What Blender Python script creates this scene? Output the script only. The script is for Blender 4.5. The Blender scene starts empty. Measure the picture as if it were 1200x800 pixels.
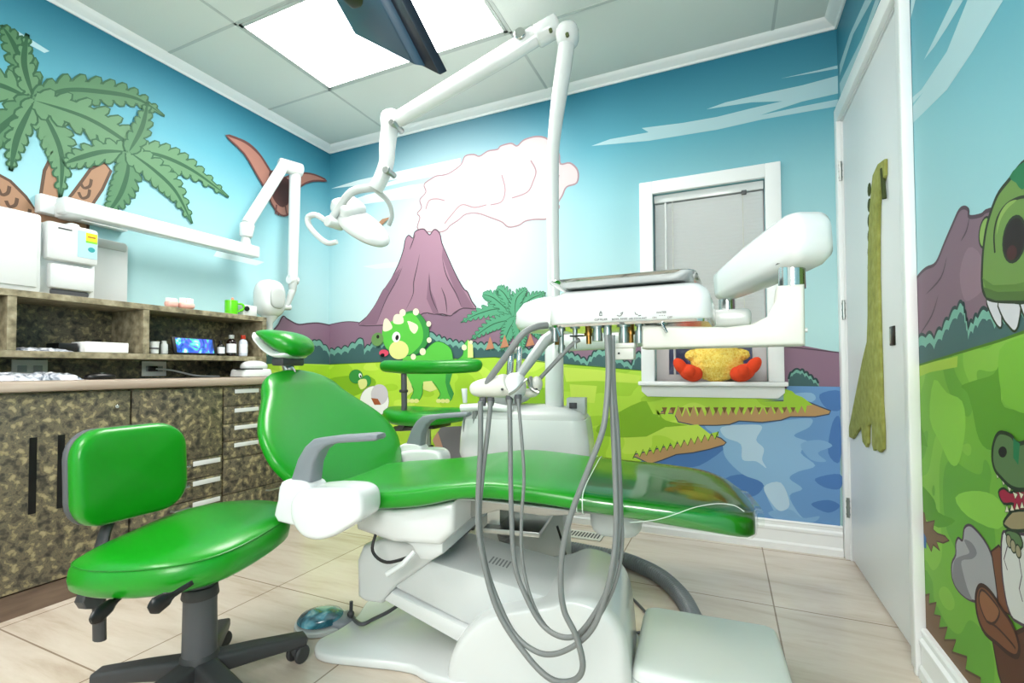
import bpy, bmesh, math, random
from mathutils import Vector, Matrix
from mathutils.geometry import tessellate_polygon
random.seed(7)
PI = math.pi
scene = bpy.context.scene
COL = scene.collection

# ------------------------------------------------------------------ camera
F, CX, CY = 562.84, 600.0, 419.14
YAW, PITCH, ROLL, H = -.41864, .02508, .005103, .88
cy_, sy_, cp_, sp_ = math.cos(YAW), math.sin(YAW), math.cos(PITCH), math.sin(PITCH)
FW = Vector((sy_*cp_, cy_*cp_, sp_)); RT = Vector((cy_, -sy_, 0)); DN = FW.cross(RT)
c_, s_ = math.cos(ROLL), math.sin(ROLL)
R2 = c_*RT + s_*DN; D2 = -s_*RT + c_*DN
EYE = Vector((0, 0, H))
cam = bpy.data.cameras.new('camera'); co = bpy.data.objects.new('camera', cam); COL.objects.link(co)
m = Matrix.Identity(4)
for i in range(3):
    m[i][0] = R2[i]; m[i][1] = -D2[i]; m[i][2] = -FW[i]; m[i][3] = EYE[i]
co.matrix_world = m
cam.sensor_width = 36; cam.lens = 36*F/1200; cam.shift_y = (CY-400)/1200; cam.clip_start = .02
scene.camera = co

def ray(x, y): return R2*((x-CX)/F) + D2*((y-CY)/F) + FW
def at(x, y, d): return EYE + ray(x, y)*d                      # a point at a distance along the view axis
def onp(x, y, ax, val):                                        # a point on an axis plane of the room
    r = ray(x, y); return EYE + r*((val-EYE[ax])/r[ax])
XA, XC, YB, ZC = -2.69, .51, 2.705, 2.545
YF = -1.9                                                      # wall behind the viewer

# ------------------------------------------------------------------ materials
def lin(h):
    h = h.lstrip('#'); v = [int(h[i:i+2], 16)/255 for i in (0, 2, 4)]
    return tuple(((c/12.92) if c <= .04045 else ((c+.055)/1.055)**2.4) for c in v)+(1,)
MATS = {}
def mat(name, col='#ffffff', rough=.5, metal=0, coat=0, spec=.5, bump=None, trans=0, emit=None, alpha=None):
    if name in MATS: return MATS[name]
    M = bpy.data.materials.new(name); M.use_nodes = True
    n = M.node_tree.nodes; p = n['Principled BSDF']; L = M.node_tree.links
    p.inputs['Base Color'].default_value = lin(col); p.inputs['Roughness'].default_value = rough
    p.inputs['Metallic'].default_value = metal; p.inputs['Coat Weight'].default_value = coat
    p.inputs['Coat Roughness'].default_value = .12
    p.inputs['Specular IOR Level'].default_value = spec
    p.inputs['Transmission Weight'].default_value = trans
    if emit: p.inputs['Emission Color'].default_value = lin(emit[0]); p.inputs['Emission Strength'].default_value = emit[1]
    if alpha is not None: p.inputs['Alpha'].default_value = alpha
    if bump:
        t = n.new('ShaderNodeTexNoise'); t.inputs['Scale'].default_value = bump[0]; t.inputs['Detail'].default_value = 4
        tc = n.new('ShaderNodeTexCoord'); L.new(tc.outputs['Object'], t.inputs['Vector'])
        b = n.new('ShaderNodeBump'); b.inputs['Strength'].default_value = bump[1]; b.inputs['Distance'].default_value = .002
        L.new(t.outputs['Fac'], b.inputs['Height']); L.new(b.outputs['Normal'], p.inputs['Normal'])
    MATS[name] = M; return M
def noise_mat(name, stops, scale, rough=.5, detail=6, dist=0, stretch=(1, 1, 1), const=False, coat=0, bump=0):
    M = mat(name, '#ffffff', rough, coat=coat); n = M.node_tree.nodes; L = M.node_tree.links; p = n['Principled BSDF']
    tc = n.new('ShaderNodeTexCoord'); mp = n.new('ShaderNodeMapping'); mp.inputs['Scale'].default_value = stretch
    t = n.new('ShaderNodeTexNoise'); t.inputs['Scale'].default_value = scale; t.inputs['Detail'].default_value = detail
    t.inputs['Distortion'].default_value = dist
    r = n.new('ShaderNodeValToRGB'); r.color_ramp.interpolation = 'CONSTANT' if const else 'LINEAR'
    el = r.color_ramp.elements
    while len(el) < len(stops): el.new(.5)
    for e, (pos, c) in zip(el, stops): e.position = pos; e.color = lin(c)
    L.new(tc.outputs['Object'], mp.inputs['Vector']); L.new(mp.outputs['Vector'], t.inputs['Vector'])
    L.new(t.outputs['Fac'], r.inputs['Fac']); L.new(r.outputs['Color'], p.inputs['Base Color'])
    if bump:
        b = n.new('ShaderNodeBump'); b.inputs['Strength'].default_value = bump; b.inputs['Distance'].default_value = .002
        L.new(t.outputs['Fac'], b.inputs['Height']); L.new(b.outputs['Normal'], p.inputs['Normal'])
    return M

WHITE = mat('white_plastic', '#dcdfdf', .22, coat=.3)
WHITE2 = mat('white_cover_plastic', '#ced2d2', .35)
OFFW = mat('pale_grey_plastic', '#b9bebc', .35)
IVORY = mat('ivory_plastic', '#d2d2c9', .4)
TRIM = mat('white_trim_paint', '#f0f2f3', .4)
DOORP = mat('white_door_paint', '#e6e9ec', .38)
GREEN = mat('green_vinyl', '#0b8b10', .33, coat=.15, bump=(420, .12))
GREEND = mat('green_piping', '#0e7a16', .35)
GREYA = mat('grey_arm_plastic', '#7c8289', .42, bump=(600, .15))
HOSE = mat('grey_hose_rubber', '#777a79', .4)
DARK = mat('dark_grey_plastic', '#3a3a3c', .5, bump=(500, .15))
DARK2 = mat('mid_grey_plastic', '#55565a', .5)
BLACK = mat('black_plastic', '#0b0b0c', .35)
CHROME = mat('chrome', '#c9cbca', .12, metal=1)
STEEL = mat('brushed_steel', '#a9aca9', .28, metal=1)
BRASS = mat('brass', '#b98a4c', .3, metal=1)
CORR = mat('corrugated_grey_plastic', '#70757a', .4)
INK = mat('grey_print', '#33363a', .6)
RED = mat('red_plastic', '#c23a22', .35)

# ------------------------------------------------------------------ mesh builder
class MB:
    def __init__(s, X=None): s.v = []; s.f = []; s.X = X or Matrix.Identity(4)
    def add(s, vs, fs, mi=0):
        o = len(s.v); s.v += [s.X @ Vector(v) for v in vs]; s.f += [(tuple(i+o for i in f), mi) for f in fs]; return s
    def box(s, c, size, rot=None, bev=0, mi=0, seg=2):
        bm = bmesh.new(); bmesh.ops.create_cube(bm, size=1)
        for v in bm.verts: v.co = Vector((v.co.x*size[0], v.co.y*size[1], v.co.z*size[2]))
        if bev: bmesh.ops.bevel(bm, geom=bm.edges[:], offset=min(bev, min(size)*.49), segments=seg, affect='EDGES', profile=.5)
        M = Matrix.Translation(Vector(c)) @ (rot.to_4x4() if rot else Matrix.Identity(4))
        bm.verts.index_update()
        s.add([M @ v.co for v in bm.verts], [[v.index for v in f.verts] for f in bm.faces], mi); bm.free(); return s
    def bb(s, a, b, bev=0, mi=0):
        a, b = Vector(a), Vector(b)
        return s.box((a+b)/2, [abs(b[i]-a[i]) for i in range(3)], bev=bev, mi=mi)
    def loft(s, rings, cap=True, closed=True, mi=0):
        n = len(rings[0]); vs = [p for r in rings for p in r]; fs = []
        for i in range(len(rings)-1):
            for j in range(n if closed else n-1):
                k = (j+1) % n; fs.append((i*n+j, i*n+k, (i+1)*n+k, (i+1)*n+j))
        if cap and closed:
            fs.append(tuple(range(n-1, -1, -1))); fs.append(tuple((len(rings)-1)*n+j for j in range(n)))
        return s.add(vs, fs, mi)
    def tube(s, pts, r, seg=12, smooth=0, cap=True, mi=0, flat=None, up=None):
        pts = [Vector(p) for p in pts]
        rs = list(r) if isinstance(r, (list, tuple)) else [r]*len(pts)
        if smooth: pts, rs = catmull(pts, smooth, rs)
        rings = []; prev = None
        for i, p in enumerate(pts):
            a = pts[max(i-1, 0)]; b = pts[min(i+1, len(pts)-1)]; t = (b-a).normalized()
            if prev is None:
                u = Vector(up) if up else (Vector((0, 0, 1)) if abs(t.z) < .9 else Vector((1, 0, 0)))
            else: u = prev
            x = (u - t*u.dot(t)).normalized(); y = t.cross(x); prev = x
            q = rs[i]; fx = flat or 1
            rings.append([p + x*(math.cos(2*PI*k/seg)*q) + y*(math.sin(2*PI*k/seg)*q*fx) for k in range(seg)])
        return s.loft(rings, cap, mi=mi)
    def cyl(s, a, b, r, r2=None, seg=24, mi=0, bev=0):
        a, b = Vector(a), Vector(b)
        if bev:
            t = (b-a).normalized(); r2 = r2 or r
            return s.tube([a, a+t*1e-5, a+t*bev*.35, a+t*bev, b-t*bev, b-t*bev*.35, b-t*1e-5, b],
                          [r-bev, r-bev, r-bev*.3, r, r2, r2-bev*.3, r2-bev, r2-bev], seg, mi=mi)
        return s.tube([a, b], [r, r2 if r2 is not None else r], seg, mi=mi)
    def lathe(s, prof, c=(0, 0, 0), M=None, seg=32, mi=0):
        X = Matrix.Translation(Vector(c)) @ (M or Matrix.Identity(4))
        rings = [[X @ Vector((max(r, 1e-5)*math.cos(2*PI*k/seg), max(r, 1e-5)*math.sin(2*PI*k/seg), z)) for k in range(seg)] for r, z in prof]
        return s.loft(rings, mi=mi)
    def prism(s, poly, a, b, bev=0, mi=0, seg=2):
        """poly: list of (u,v); a,b = functions (u,v)->point for the two faces"""
        bm = bmesh.new(); n = len(poly)
        A = [bm.verts.new(a(*p)) for p in poly]; B = [bm.verts.new(b(*p)) for p in poly]
        bm.faces.new(A[::-1]); bm.faces.new(B)
        for i in range(n): bm.faces.new((A[i], A[(i+1) % n], B[(i+1) % n], B[i]))
        bmesh.ops.recalc_face_normals(bm, faces=bm.faces[:])
        if bev:
            es = [e for e in bm.edges if len(e.link_faces) == 2 and (e.verts[0] in A) == (e.verts[1] in A)]
            bmesh.ops.bevel(bm, geom=es, offset=bev, segments=seg, affect='EDGES', profile=.5, clamp_overlap=True)
        bm.verts.index_update()
        s.add([v.co.copy() for v in bm.verts], [[v.index for v in f.verts] for f in bm.faces], mi); bm.free(); return s
    def sphere(s, c, r, M=None, seg=20, rings=12, mi=0, p=1):
        r = (r, r, r) if isinstance(r, (int, float)) else r
        X = Matrix.Translation(Vector(c)) @ (M.to_4x4() if M else Matrix.Identity(4))
        sg = lambda t: math.copysign(abs(t)**p, t)
        R = []
        for i in range(rings+1):
            th = -PI/2 + PI*i/rings; ct = max(sg(math.cos(th)), 1e-4); st = sg(math.sin(th))
            R.append([X @ Vector((r[0]*ct*sg(math.cos(2*PI*k/seg)), r[1]*ct*sg(math.sin(2*PI*k/seg)), r[2]*st)) for k in range(seg)])
        return s.loft(R, mi=mi)
    def build(s, name, mats, parent=None, smooth=40, bev=0, sub=0, local=False):
        me = bpy.data.meshes.new(name); me.from_pydata([tuple(v) for v in s.v], [], [f for f, _ in s.f])
        mats = mats if isinstance(mats, (list, tuple)) else [mats]
        for mm in mats: me.materials.append(mm)
        for pl, (_, mi) in zip(me.polygons, s.f): pl.material_index = mi
        bm = bmesh.new(); bm.from_mesh(me); bmesh.ops.recalc_face_normals(bm, faces=bm.faces[:]); bm.to_mesh(me); bm.free()
        if smooth:
            me.polygons.foreach_set('use_smooth', [True]*len(me.polygons)); me.set_sharp_from_angle(angle=math.radians(smooth))
        o = bpy.data.objects.new(name, me); COL.objects.link(o)
        if bev:
            b = o.modifiers.new('bevel', 'BEVEL'); b.width = bev; b.segments = 2; b.limit_method = 'ANGLE'
        if sub:
            d = o.modifiers.new('sub', 'SUBSURF'); d.levels = sub; d.render_levels = sub
            me.polygons.foreach_set('use_smooth', [True]*len(me.polygons))
        if parent is not None:
            o.parent = parent
            if parent.type == 'EMPTY' and not local: o.matrix_parent_inverse = inv(parent)
        return o
def inv(e): return (Matrix.Translation(e.location) @ e.rotation_euler.to_matrix().to_4x4()).inverted()
def catmull(pts, n, rs=None, closed=False):
    out, ro = [], []; N = len(pts); dim = len(pts[0])
    g = lambda i: pts[i % N] if closed else pts[min(max(i, 0), N-1)]
    rg = lambda i: (rs[i % N] if closed else rs[min(max(i, 0), N-1)]) if rs else 0
    for i in range(N if closed else N-1):
        for k in range(n):
            t = k/n; a, b, c, d = g(i-1), g(i), g(i+1), g(i+2)
            p = [.5*((2*b[j]) + (-a[j]+c[j])*t + (2*a[j]-5*b[j]+4*c[j]-d[j])*t*t + (-a[j]+3*b[j]-3*c[j]+d[j])*t**3) for j in range(dim)]
            out.append(Vector(p)); ro.append(rg(i)*(1-t)+rg(i+1)*t)
    if not closed: out.append(Vector(pts[-1])); ro.append(rg(N-1))
    return (out, ro) if rs else out
def tag(o, label=None, cat=None, group=None, kind=None):
    if label: o['label'] = label
    if cat: o['category'] = cat
    if group: o['group'] = group
    if kind: o['kind'] = kind
    return o
def empty(name, loc, rz=0, **k):
    o = bpy.data.objects.new(name, None); COL.objects.link(o); o.location = loc; o.rotation_euler = (0, 0, rz); o.empty_display_size = .05
    return tag(o, **k)
def struct(o): o['kind'] = 'structure'; return o
def copy_tree(o, parent=None):
    c = o.copy(); COL.objects.link(c); c.parent = parent
    if parent is not None: c.matrix_parent_inverse = o.matrix_parent_inverse.copy()
    for ch in [x for x in bpy.data.objects if x.parent == o]: copy_tree(ch, c)
    return c
def rr(w, h, r, n=5):                                           # rounded rectangle outline, centred
    r = min(r, w/2-1e-4, h/2-1e-4); out = []
    for sx, sy, a0 in ((1, 1, 0), (-1, 1, 90), (-1, -1, 180), (1, -1, 270)):
        for k in range(n+1):
            a = math.radians(a0+90*k/n); out.append((sx*(w/2-r)+r*math.cos(a), sy*(h/2-r)+r*math.sin(a)))
    return out
def text_mesh(body, size, name, M, parent, m_, local=False, ext=.0003):
    cu = bpy.data.curves.new(name, 'FONT'); cu.body = body; cu.size = size; cu.align_x = 'CENTER'; cu.extrude = ext; cu.resolution_u = 3
    t = bpy.data.objects.new(name, cu); COL.objects.link(t)
    dg = bpy.context.evaluated_depsgraph_get(); me = bpy.data.meshes.new_from_object(t.evaluated_get(dg))
    bpy.data.objects.remove(t); me.transform(M); me.materials.clear(); me.materials.append(m_)
    o = bpy.data.objects.new(name, me); COL.objects.link(o); o.parent = parent
    if parent.type == 'EMPTY' and not local: o.matrix_parent_inverse = inv(parent)
    return o

# ------------------------------------------------------------------ mural
class Wall:
    """a wall mesh plus the printed shapes on its paper, all one mesh"""
    def __init__(s, ax, val, nrm): s.ax, s.val, s.n, s.mb, s.mats, s.layer = ax, val, Vector(nrm), MB(), [], 0
    def mi(s, m_):
        if m_ not in s.mats: s.mats.append(m_)
        return s.mats.index(m_)
    def P(s, x, y): return onp(x, y, s.ax, s.val)
    def next(s): s.layer += 1
    def world(s, q): return q + s.n*(.0003+.00003*s.layer)
    def poly(s, px, m_, sm=0, line=None, lw=.004, world=False):
        s.next()
        pts = catmull([Vector((a, b)) for a, b in px], sm, closed=True) if sm else [Vector((a, b)) for a, b in px]
        W = [s.world(s.P(p[0], p[1])) for p in pts]
        tri = tessellate_polygon([W]); s.mb.add(W, [tuple(t) for t in tri], s.mi(mat(*m_) if isinstance(m_, tuple) else m_))
        if line: s.ribbon([(p[0], p[1]) for p in pts], line, lw, closed=True)
        return s
    def ribbon(s, px, m_, w=.004, sm=0, closed=False, taper=False):
        s.next()
        if sm: px = [(p[0], p[1]) for p in catmull([Vector(p) for p in px], sm, closed=closed)]
        W = [s.world(s.P(*p)) for p in px]; N = len(W); L_, R_ = [], []
        for i in range(N):
            a = W[(i-1) % N] if closed or i > 0 else W[0]; b = W[(i+1) % N] if closed or i < N-1 else W[-1]
            t = (b-a)
            if t.length < 1e-7: t = Vector((0, 0, 1))
            sd = s.n.cross(t).normalized()*(w/2)*((1-abs(2*i/(N-1)-1)**2) if taper else 1)
            L_.append(W[i]+sd); R_.append(W[i]-sd)
        fs = [(i, (i+1) % N, N+(i+1) % N, N+i) for i in range(N if closed else N-1)]
        s.mb.add(L_+R_, fs, s.mi(m_)); return s
    def ell(s, cx, cy, rx, ry, m_, rot=0, line=None, lw=.003, n=22):
        c, q = math.cos(math.radians(rot)), math.sin(math.radians(rot))
        return s.poly([(cx+rx*math.cos(2*PI*k/n)*c-ry*math.sin(2*PI*k/n)*q, cy+rx*math.cos(2*PI*k/n)*q+ry*math.sin(2*PI*k/n)*c) for k in range(n)], m_, line=line, lw=lw)
    def frond(s, spine, w, m_, line, n=11, sp=None, spw=.012, lw=.006):
        """pinnate palm leaf: toothed outline about a spine"""
        C = catmull([Vector(p) for p in spine], 8); N = len(C)
        def S(t):
            x = t*(N-1); i = min(int(x), N-2); f = x-i; p = C[i].lerp(C[i+1], f); d = (C[i+1]-C[i]).normalized(); return p, d
        s.next()
        base = []
        for i in range(n+1):
            t = i/n; p, d = S(t); nn = Vector((-d.y, d.x)); ww = w*(.35+.65*math.sin(PI*min(1, .18+t*.8)))*.60*(1-t**3)
            base.append((p+nn*ww, p-nn*ww))
        pl = [b[0] for b in base]+[b[1] for b in base[::-1]]
        leaf = []
        for i in range(n):
            t = (i+.3)/n*.93; p, d = S(t); nn = Vector((-d.y, d.x)); ww = w*(.35+.75*math.sin(PI*min(1, .2+t*.8)))*(1-.5*t**3)
            hw = min((C[-1]-C[0]).length/n*.40*(1-.4*t), ww*.40*(1-.3*t)); ww *= (1-.35*t*t)
            for sg in (1, -1):
                ax_ = (nn*sg+d*.9).normalized(); sd = Vector((-ax_.y, ax_.x))
                a = p; b = p+ax_*ww*1.25
                leaf.append([a-sd*hw, a.lerp(b, .55)-sd*hw*1.1, b.lerp(a, .12)-sd*hw*.7, b, b.lerp(a, .12)+sd*hw*.7, a.lerp(b, .55)+sd*hw*1.1, a+sd*hw])
        for q in leaf: s.ribbon([(v.x, v.y) for v in q], line, lw)
        s.ribbon([(v.x, v.y) for v in pl], line, lw)
        lay = s.layer
        lay = s.layer
        for q in leaf:
            s.layer = lay; s.poly([(v.x, v.y) for v in q], m_)
        s.poly([(v.x, v.y) for v in pl], m_)
        s.ribbon([(v.x, v.y) for v in C], sp or line, spw, taper=True)
        return s

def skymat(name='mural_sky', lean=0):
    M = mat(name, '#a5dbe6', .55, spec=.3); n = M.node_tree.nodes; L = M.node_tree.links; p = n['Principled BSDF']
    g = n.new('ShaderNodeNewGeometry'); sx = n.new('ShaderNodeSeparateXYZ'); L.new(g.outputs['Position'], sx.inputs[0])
    # printed sky: deep teal at the top, pale near the hills; paler round the smoke, part printed haze, part painted-in bright halo
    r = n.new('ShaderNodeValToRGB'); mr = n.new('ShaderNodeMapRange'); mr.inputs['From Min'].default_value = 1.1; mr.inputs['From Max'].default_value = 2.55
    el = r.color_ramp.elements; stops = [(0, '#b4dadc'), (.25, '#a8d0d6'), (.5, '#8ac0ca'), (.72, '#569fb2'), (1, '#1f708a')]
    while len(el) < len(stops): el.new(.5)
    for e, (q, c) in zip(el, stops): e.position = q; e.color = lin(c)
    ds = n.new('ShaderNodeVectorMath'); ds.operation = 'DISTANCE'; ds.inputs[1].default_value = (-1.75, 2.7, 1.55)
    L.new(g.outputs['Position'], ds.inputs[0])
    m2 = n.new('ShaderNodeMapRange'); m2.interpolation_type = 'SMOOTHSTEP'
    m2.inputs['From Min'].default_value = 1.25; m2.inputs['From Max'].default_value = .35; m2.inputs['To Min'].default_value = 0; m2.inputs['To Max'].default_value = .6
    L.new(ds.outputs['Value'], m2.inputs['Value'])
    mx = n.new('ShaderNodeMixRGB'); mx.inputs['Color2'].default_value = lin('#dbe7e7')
    # on the right wall the sky colour deepens towards the front, imitating light falling off
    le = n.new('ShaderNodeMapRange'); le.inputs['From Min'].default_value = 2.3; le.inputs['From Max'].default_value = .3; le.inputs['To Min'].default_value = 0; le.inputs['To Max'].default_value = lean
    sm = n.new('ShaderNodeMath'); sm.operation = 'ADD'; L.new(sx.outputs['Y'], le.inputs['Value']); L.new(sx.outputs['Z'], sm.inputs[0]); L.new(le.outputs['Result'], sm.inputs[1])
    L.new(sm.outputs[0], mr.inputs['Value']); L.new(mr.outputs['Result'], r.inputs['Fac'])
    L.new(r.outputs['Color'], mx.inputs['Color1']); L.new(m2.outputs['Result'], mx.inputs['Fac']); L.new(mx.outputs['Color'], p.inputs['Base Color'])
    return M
SKY = skymat()
PRINT = .86
def mm(name, c):
    v = lin(c); g = tuple(min(1, (x*PRINT)) for x in v[:3]); M = mat('mural_'+name, c, .55, spec=.3)
    M.node_tree.nodes['Principled BSDF'].inputs['Base Color'].default_value = g+(1,); return M
STREAK = mm('streak', '#b5d8e0'); STREAK2 = mm('streak_pale', '#def3f6'); SMOKE = mm('smoke', '#d4c6c9'); SMOKEL = mm('smoke_line', '#a3868e')
VOLC = mm('volcano', '#a58094'); VOLCD = mm('volcano_dark', '#8c6a7f'); VLINE = mm('volcano_line', '#54414e'); HILL = mm('hill', '#937389')
BUSH = mm('bush', '#44686a'); BUSHL = mm('bush_light', '#79b3a3'); BLINE = mm('bush_line', '#2d4648')
GRASS = noise_mat('mural_grass', [(0, '#a0cc2e'), (.42, '#b0d83c'), (.55, '#c0e04e'), (.64, '#a9d238')], 2.2, .55, 1, .6, (1, 1, 2.2), True)
GRASS2 = mm('grass_dark', '#8cbf2c'); GRASS3 = mm('grass_light', '#d2ee5c'); GLINE = mm('grass_line', '#4b7a1c')
BANK = mm('bank', '#c59c6a'); BANKD = mm('bank_dark', '#86633f'); KLINE = mm('bank_line', '#41506a')
WATER = mm('water', '#6f9fd4'); WATERD = mm('water_dark', '#4f7fbe'); WATERL = mm('water_light', '#93bfe4'); WATERW = mm('water_white', '#bfdcf1')
PALM = mm('palm', '#638f69'); PALMD = mm('palm_dark', '#2f6042'); PALMB = mm('palm_bush', '#5ba782'); TRUNK = mm('trunk', '#ab8468'); TRUNKL = mm('trunk_line', '#5e4738')
DG = mm('dino_green', '#62cc4c'); DGD = mm('dino_green_dark', '#3d9b4a'); DGY = mm('dino_cream', '#eef09a'); HORN = mm('dino_horn', '#f8f5d2'); DLINE = mm('dino_line', '#2f7a3c')
MWHITE = mm('white', '#ffffff'); MBLACK = mm('black', '#1b1416'); MPINK = mm('pink', '#e3506e'); MGREY = mm('grey', '#a9a7aa'); MGREYD = mm('grey_dark', '#858388')
OLIVE = mm('dull_green', '#6f9a5a')

# ---- wall B (facing the viewer)
B = Wall(1, YB, (0, -1, 0))
wl, wr, wz0, wz1 = -.352, .192, .815, 1.835        # window opening
th = .12; si = B.mi(SKY)
def wallbox(a, b): B.mb.bb(a, b, mi=si)
wallbox((XA-.1, YB, 0), (wl, YB+th, ZC)); wallbox((wr, YB, 0), (XC+.1, YB+th, ZC))
wallbox((wl, YB, 0), (wr, YB+th, wz0)); wallbox((wl, YB, wz1), (wr, YB+th, ZC))
# streaks
B.poly([(693, 171), (715, 163), (760, 155), (752, 150), (800, 144), (840, 137), (880, 127), (917, 118.5), (880, 120), (828, 128), (850, 120), (893, 110), (940, 100), (984, 88), (984, 109), (940, 119), (891, 135), (940, 124.5), (984, 116), (984, 124), (893, 140), (840, 152), (760, 165)], STREAK)
B.poly([(915, 92), (960, 82), (984, 76), (984, 80), (950, 86)], STREAK)
for q in ([(388, 221), (420, 211), (470, 200), (540, 185), (540, 200), (470, 214), (400, 232), (440, 218), (470, 209), (430, 216)],
          [(391, 242), (430, 228), (480, 217), (540, 210), (540, 222), (480, 232), (420, 240)],
          [(425, 312), (450, 308), (475, 306), (470, 313), (440, 315)], [(530, 285), (580, 280), (600, 283), (560, 290)], [(540, 296), (570, 293), (585, 295), (550, 300)]):
    B.poly(q, STREAK2)
# smoke
smk = [(490, 269), (492, 255), (489, 250), (494, 243), (492, 234), (499, 225), (497, 216), (506, 209), (512, 206), (520, 205), (528, 202), (540, 193), (545, 183), (555, 181), (562, 183),
       (572, 177), (583, 175), (587, 171), (599, 168), (606, 171), (614, 164), (628, 160), (640, 162), (648, 170), (655, 180), (657, 192), (668, 191), (677, 200), (676, 214), (664, 219), (659, 229), (654, 238),
       (655, 244), (642, 256), (628, 257), (616, 259), (608, 264), (596, 266), (588, 260), (575, 255), (560, 250), (546, 251), (537, 258), (528, 264), (522, 270), (512, 272)]
B.poly(smk, SMOKE, 4, SMOKEL, .010)
for q in ([(499, 245), (503, 235), (512, 233), (521, 235)], [(521, 262), (529, 252), (541, 240), (556, 243), (570, 240)], [(575, 240), (588, 236), (592, 222), (588, 205)], [(600, 232), (618, 225), (625, 212), (628, 200), (622, 188)], [(640, 235), (650, 225), (655, 205)]):
    B.ribbon(q, SMOKEL, .009, 6)
# hills and volcano
hillL = [(384, 381), (392, 379), (404, 377), (415, 377), (428, 379), (445, 381), (470, 376), (496, 367), (510, 368), (524, 370), (533, 367), (542, 361), (556, 361), (580, 366), (620, 372), (680, 380), (752, 392), (752, 440), (600, 440), (384, 440)]
B.poly(hillL, HILL); B.ribbon(hillL[:17], VLINE, .006, 5)
volc = [(421, 381), (430, 371), (440, 357), (449, 340), (454, 335), (461, 322), (468, 307), (473, 292), (475, 281), (479, 275.5), (484, 279), (486, 272), (491, 269), (497, 268.5), (501, 273), (504, 275), (508, 269.5), (512, 269.5), (516, 275), (518, 285),
        (524, 299), (531, 315), (538, 329), (544, 339), (548, 342), (553, 353), (558, 361.5), (543, 361), (533, 366), (528, 370), (519, 368), (508, 368), (496, 367), (478, 378), (455, 380.5)]
B.poly(volc, VOLC, 3, VLINE, .008)
B.poly([(421, 381), (430, 371), (440, 357), (449, 340), (461, 322), (470, 314), (463, 332), (452, 352), (441, 380)], VOLCD)
B.poly([(503, 318), (505, 340), (510, 352), (514, 367), (508, 368), (500, 350)], VOLCD); B.poly([(518, 300), (526, 322), (541, 360), (556, 361), (543, 340), (530, 315), (519, 290)], VOLCD)
for q in ([(492, 297), (489, 312), (485, 330), (484, 345), (475, 364)], [(472, 312), (464, 330), (452, 352), (441, 380)], [(503, 320), (505, 345), (514, 367)], [(518, 300), (523, 322), (535, 345), (541, 360)], [(517, 336), (522, 350), (524, 368)], [(487, 274), (483, 285), (480, 293)]):
    B.ribbon(q, VLINE, .008, 5, taper=True)
def bushes(W, top, bottom, amp=3.2, per=8.5, wband=7):
    P = []; 
    for (x0, y0), (x1, y1) in zip(top, top[1:]):
        n = max(1, round(math.hypot(x1-x0, y1-y0)/per))
        for k in range(n):
            for j in range(6):
                t = (k+j/6)/n; P.append((x0+(x1-x0)*t, y0+(y1-y0)*t - amp*abs(math.sin(PI*j/6))))
    P.append(top[-1])
    W.poly(P+[(x, y) for x, y in bottom[::-1]], BUSHL); W.ribbon(P, BLINE, .009)
    Q = []
    for i, (x, y) in enumerate(P): Q.append((x, y+wband-(.5 if i % 2 else 0)))
    W.poly(Q+[(x, y) for x, y in bottom[::-1]], BUSH)
bushes(B, [(384, 412), (392, 410), (400, 409), (408, 407), (416, 402), (425, 397), (427, 409), (440, 401), (470, 400), (500, 390), (512, 394), (524, 399), (545, 403), (575, 404), (620, 410), (660, 411), (688, 423), (698, 412), (706, 411), (740, 428), (746, 414), (752, 415)],
       [(384, 430), (580, 424), (752, 437)])
# right of window
B.poly([(915, 400), (984, 413), (984, 455), (915, 455)], HILL); B.ribbon([(915, 406), (940, 408), (984, 413)], VLINE, .006)
bushes(B, [(924, 444), (928, 436), (938, 434), (948, 440), (959, 449)], [(924, 453), (960, 453)], 3, 7, 5)
# palm bush
for sp in ([(604, 372), (585, 362), (560, 368), (540, 378)], [(604, 372), (580, 350), (566, 345)], [(606, 370), (592, 345), (583, 338)], [(604, 374), (578, 380), (552, 398)], [(606, 372), (596, 388), (588, 412)],
           [(606, 370), (620, 352), (640, 343)], [(606, 372), (622, 362), (645, 362)], [(606, 372), (622, 380), (634, 398)], [(606, 374), (610, 392), (612, 410)], [(604, 370), (606, 350), (618, 338)]):
    B.frond(sp, 9, PALMB, PALMD, 10, spw=.006)
for x, y in ((575, 400), (592, 398), (622, 396)): B.poly([(x-5, y+10), (x, y-6), (x+5, y+8)], mm('flower', '#c98a6a'))
# grass
B.poly([(384, 427), (420, 425.5), (450, 424), (580, 418.5), (620, 421), (657, 426), (700, 429), (752, 434), (753, 453), (925, 470), (940, 500), (984, 520), (984, 650), (384, 650)], GRASS); B.ribbon([(384, 427), (450, 424), (580, 418.5), (657, 426), (752, 434)], GLINE, .005)
for q in ([(660, 430), (700, 433), (752, 440), (748, 449), (700, 446), (664, 447)], [(668, 450), (700, 452), (697, 472), (670, 470)]): B.poly(q, GRASS3)
for q in ([(752, 470), (700, 500), (720, 512), (790, 508), (812, 500), (780, 492), (770, 480)], [(384, 445), (430, 440), (440, 452), (400, 470), (384, 470)], [(560, 455), (600, 450), (650, 458), (650, 480), (570, 470)]): B.poly(q, GRASS2, 4)
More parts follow.
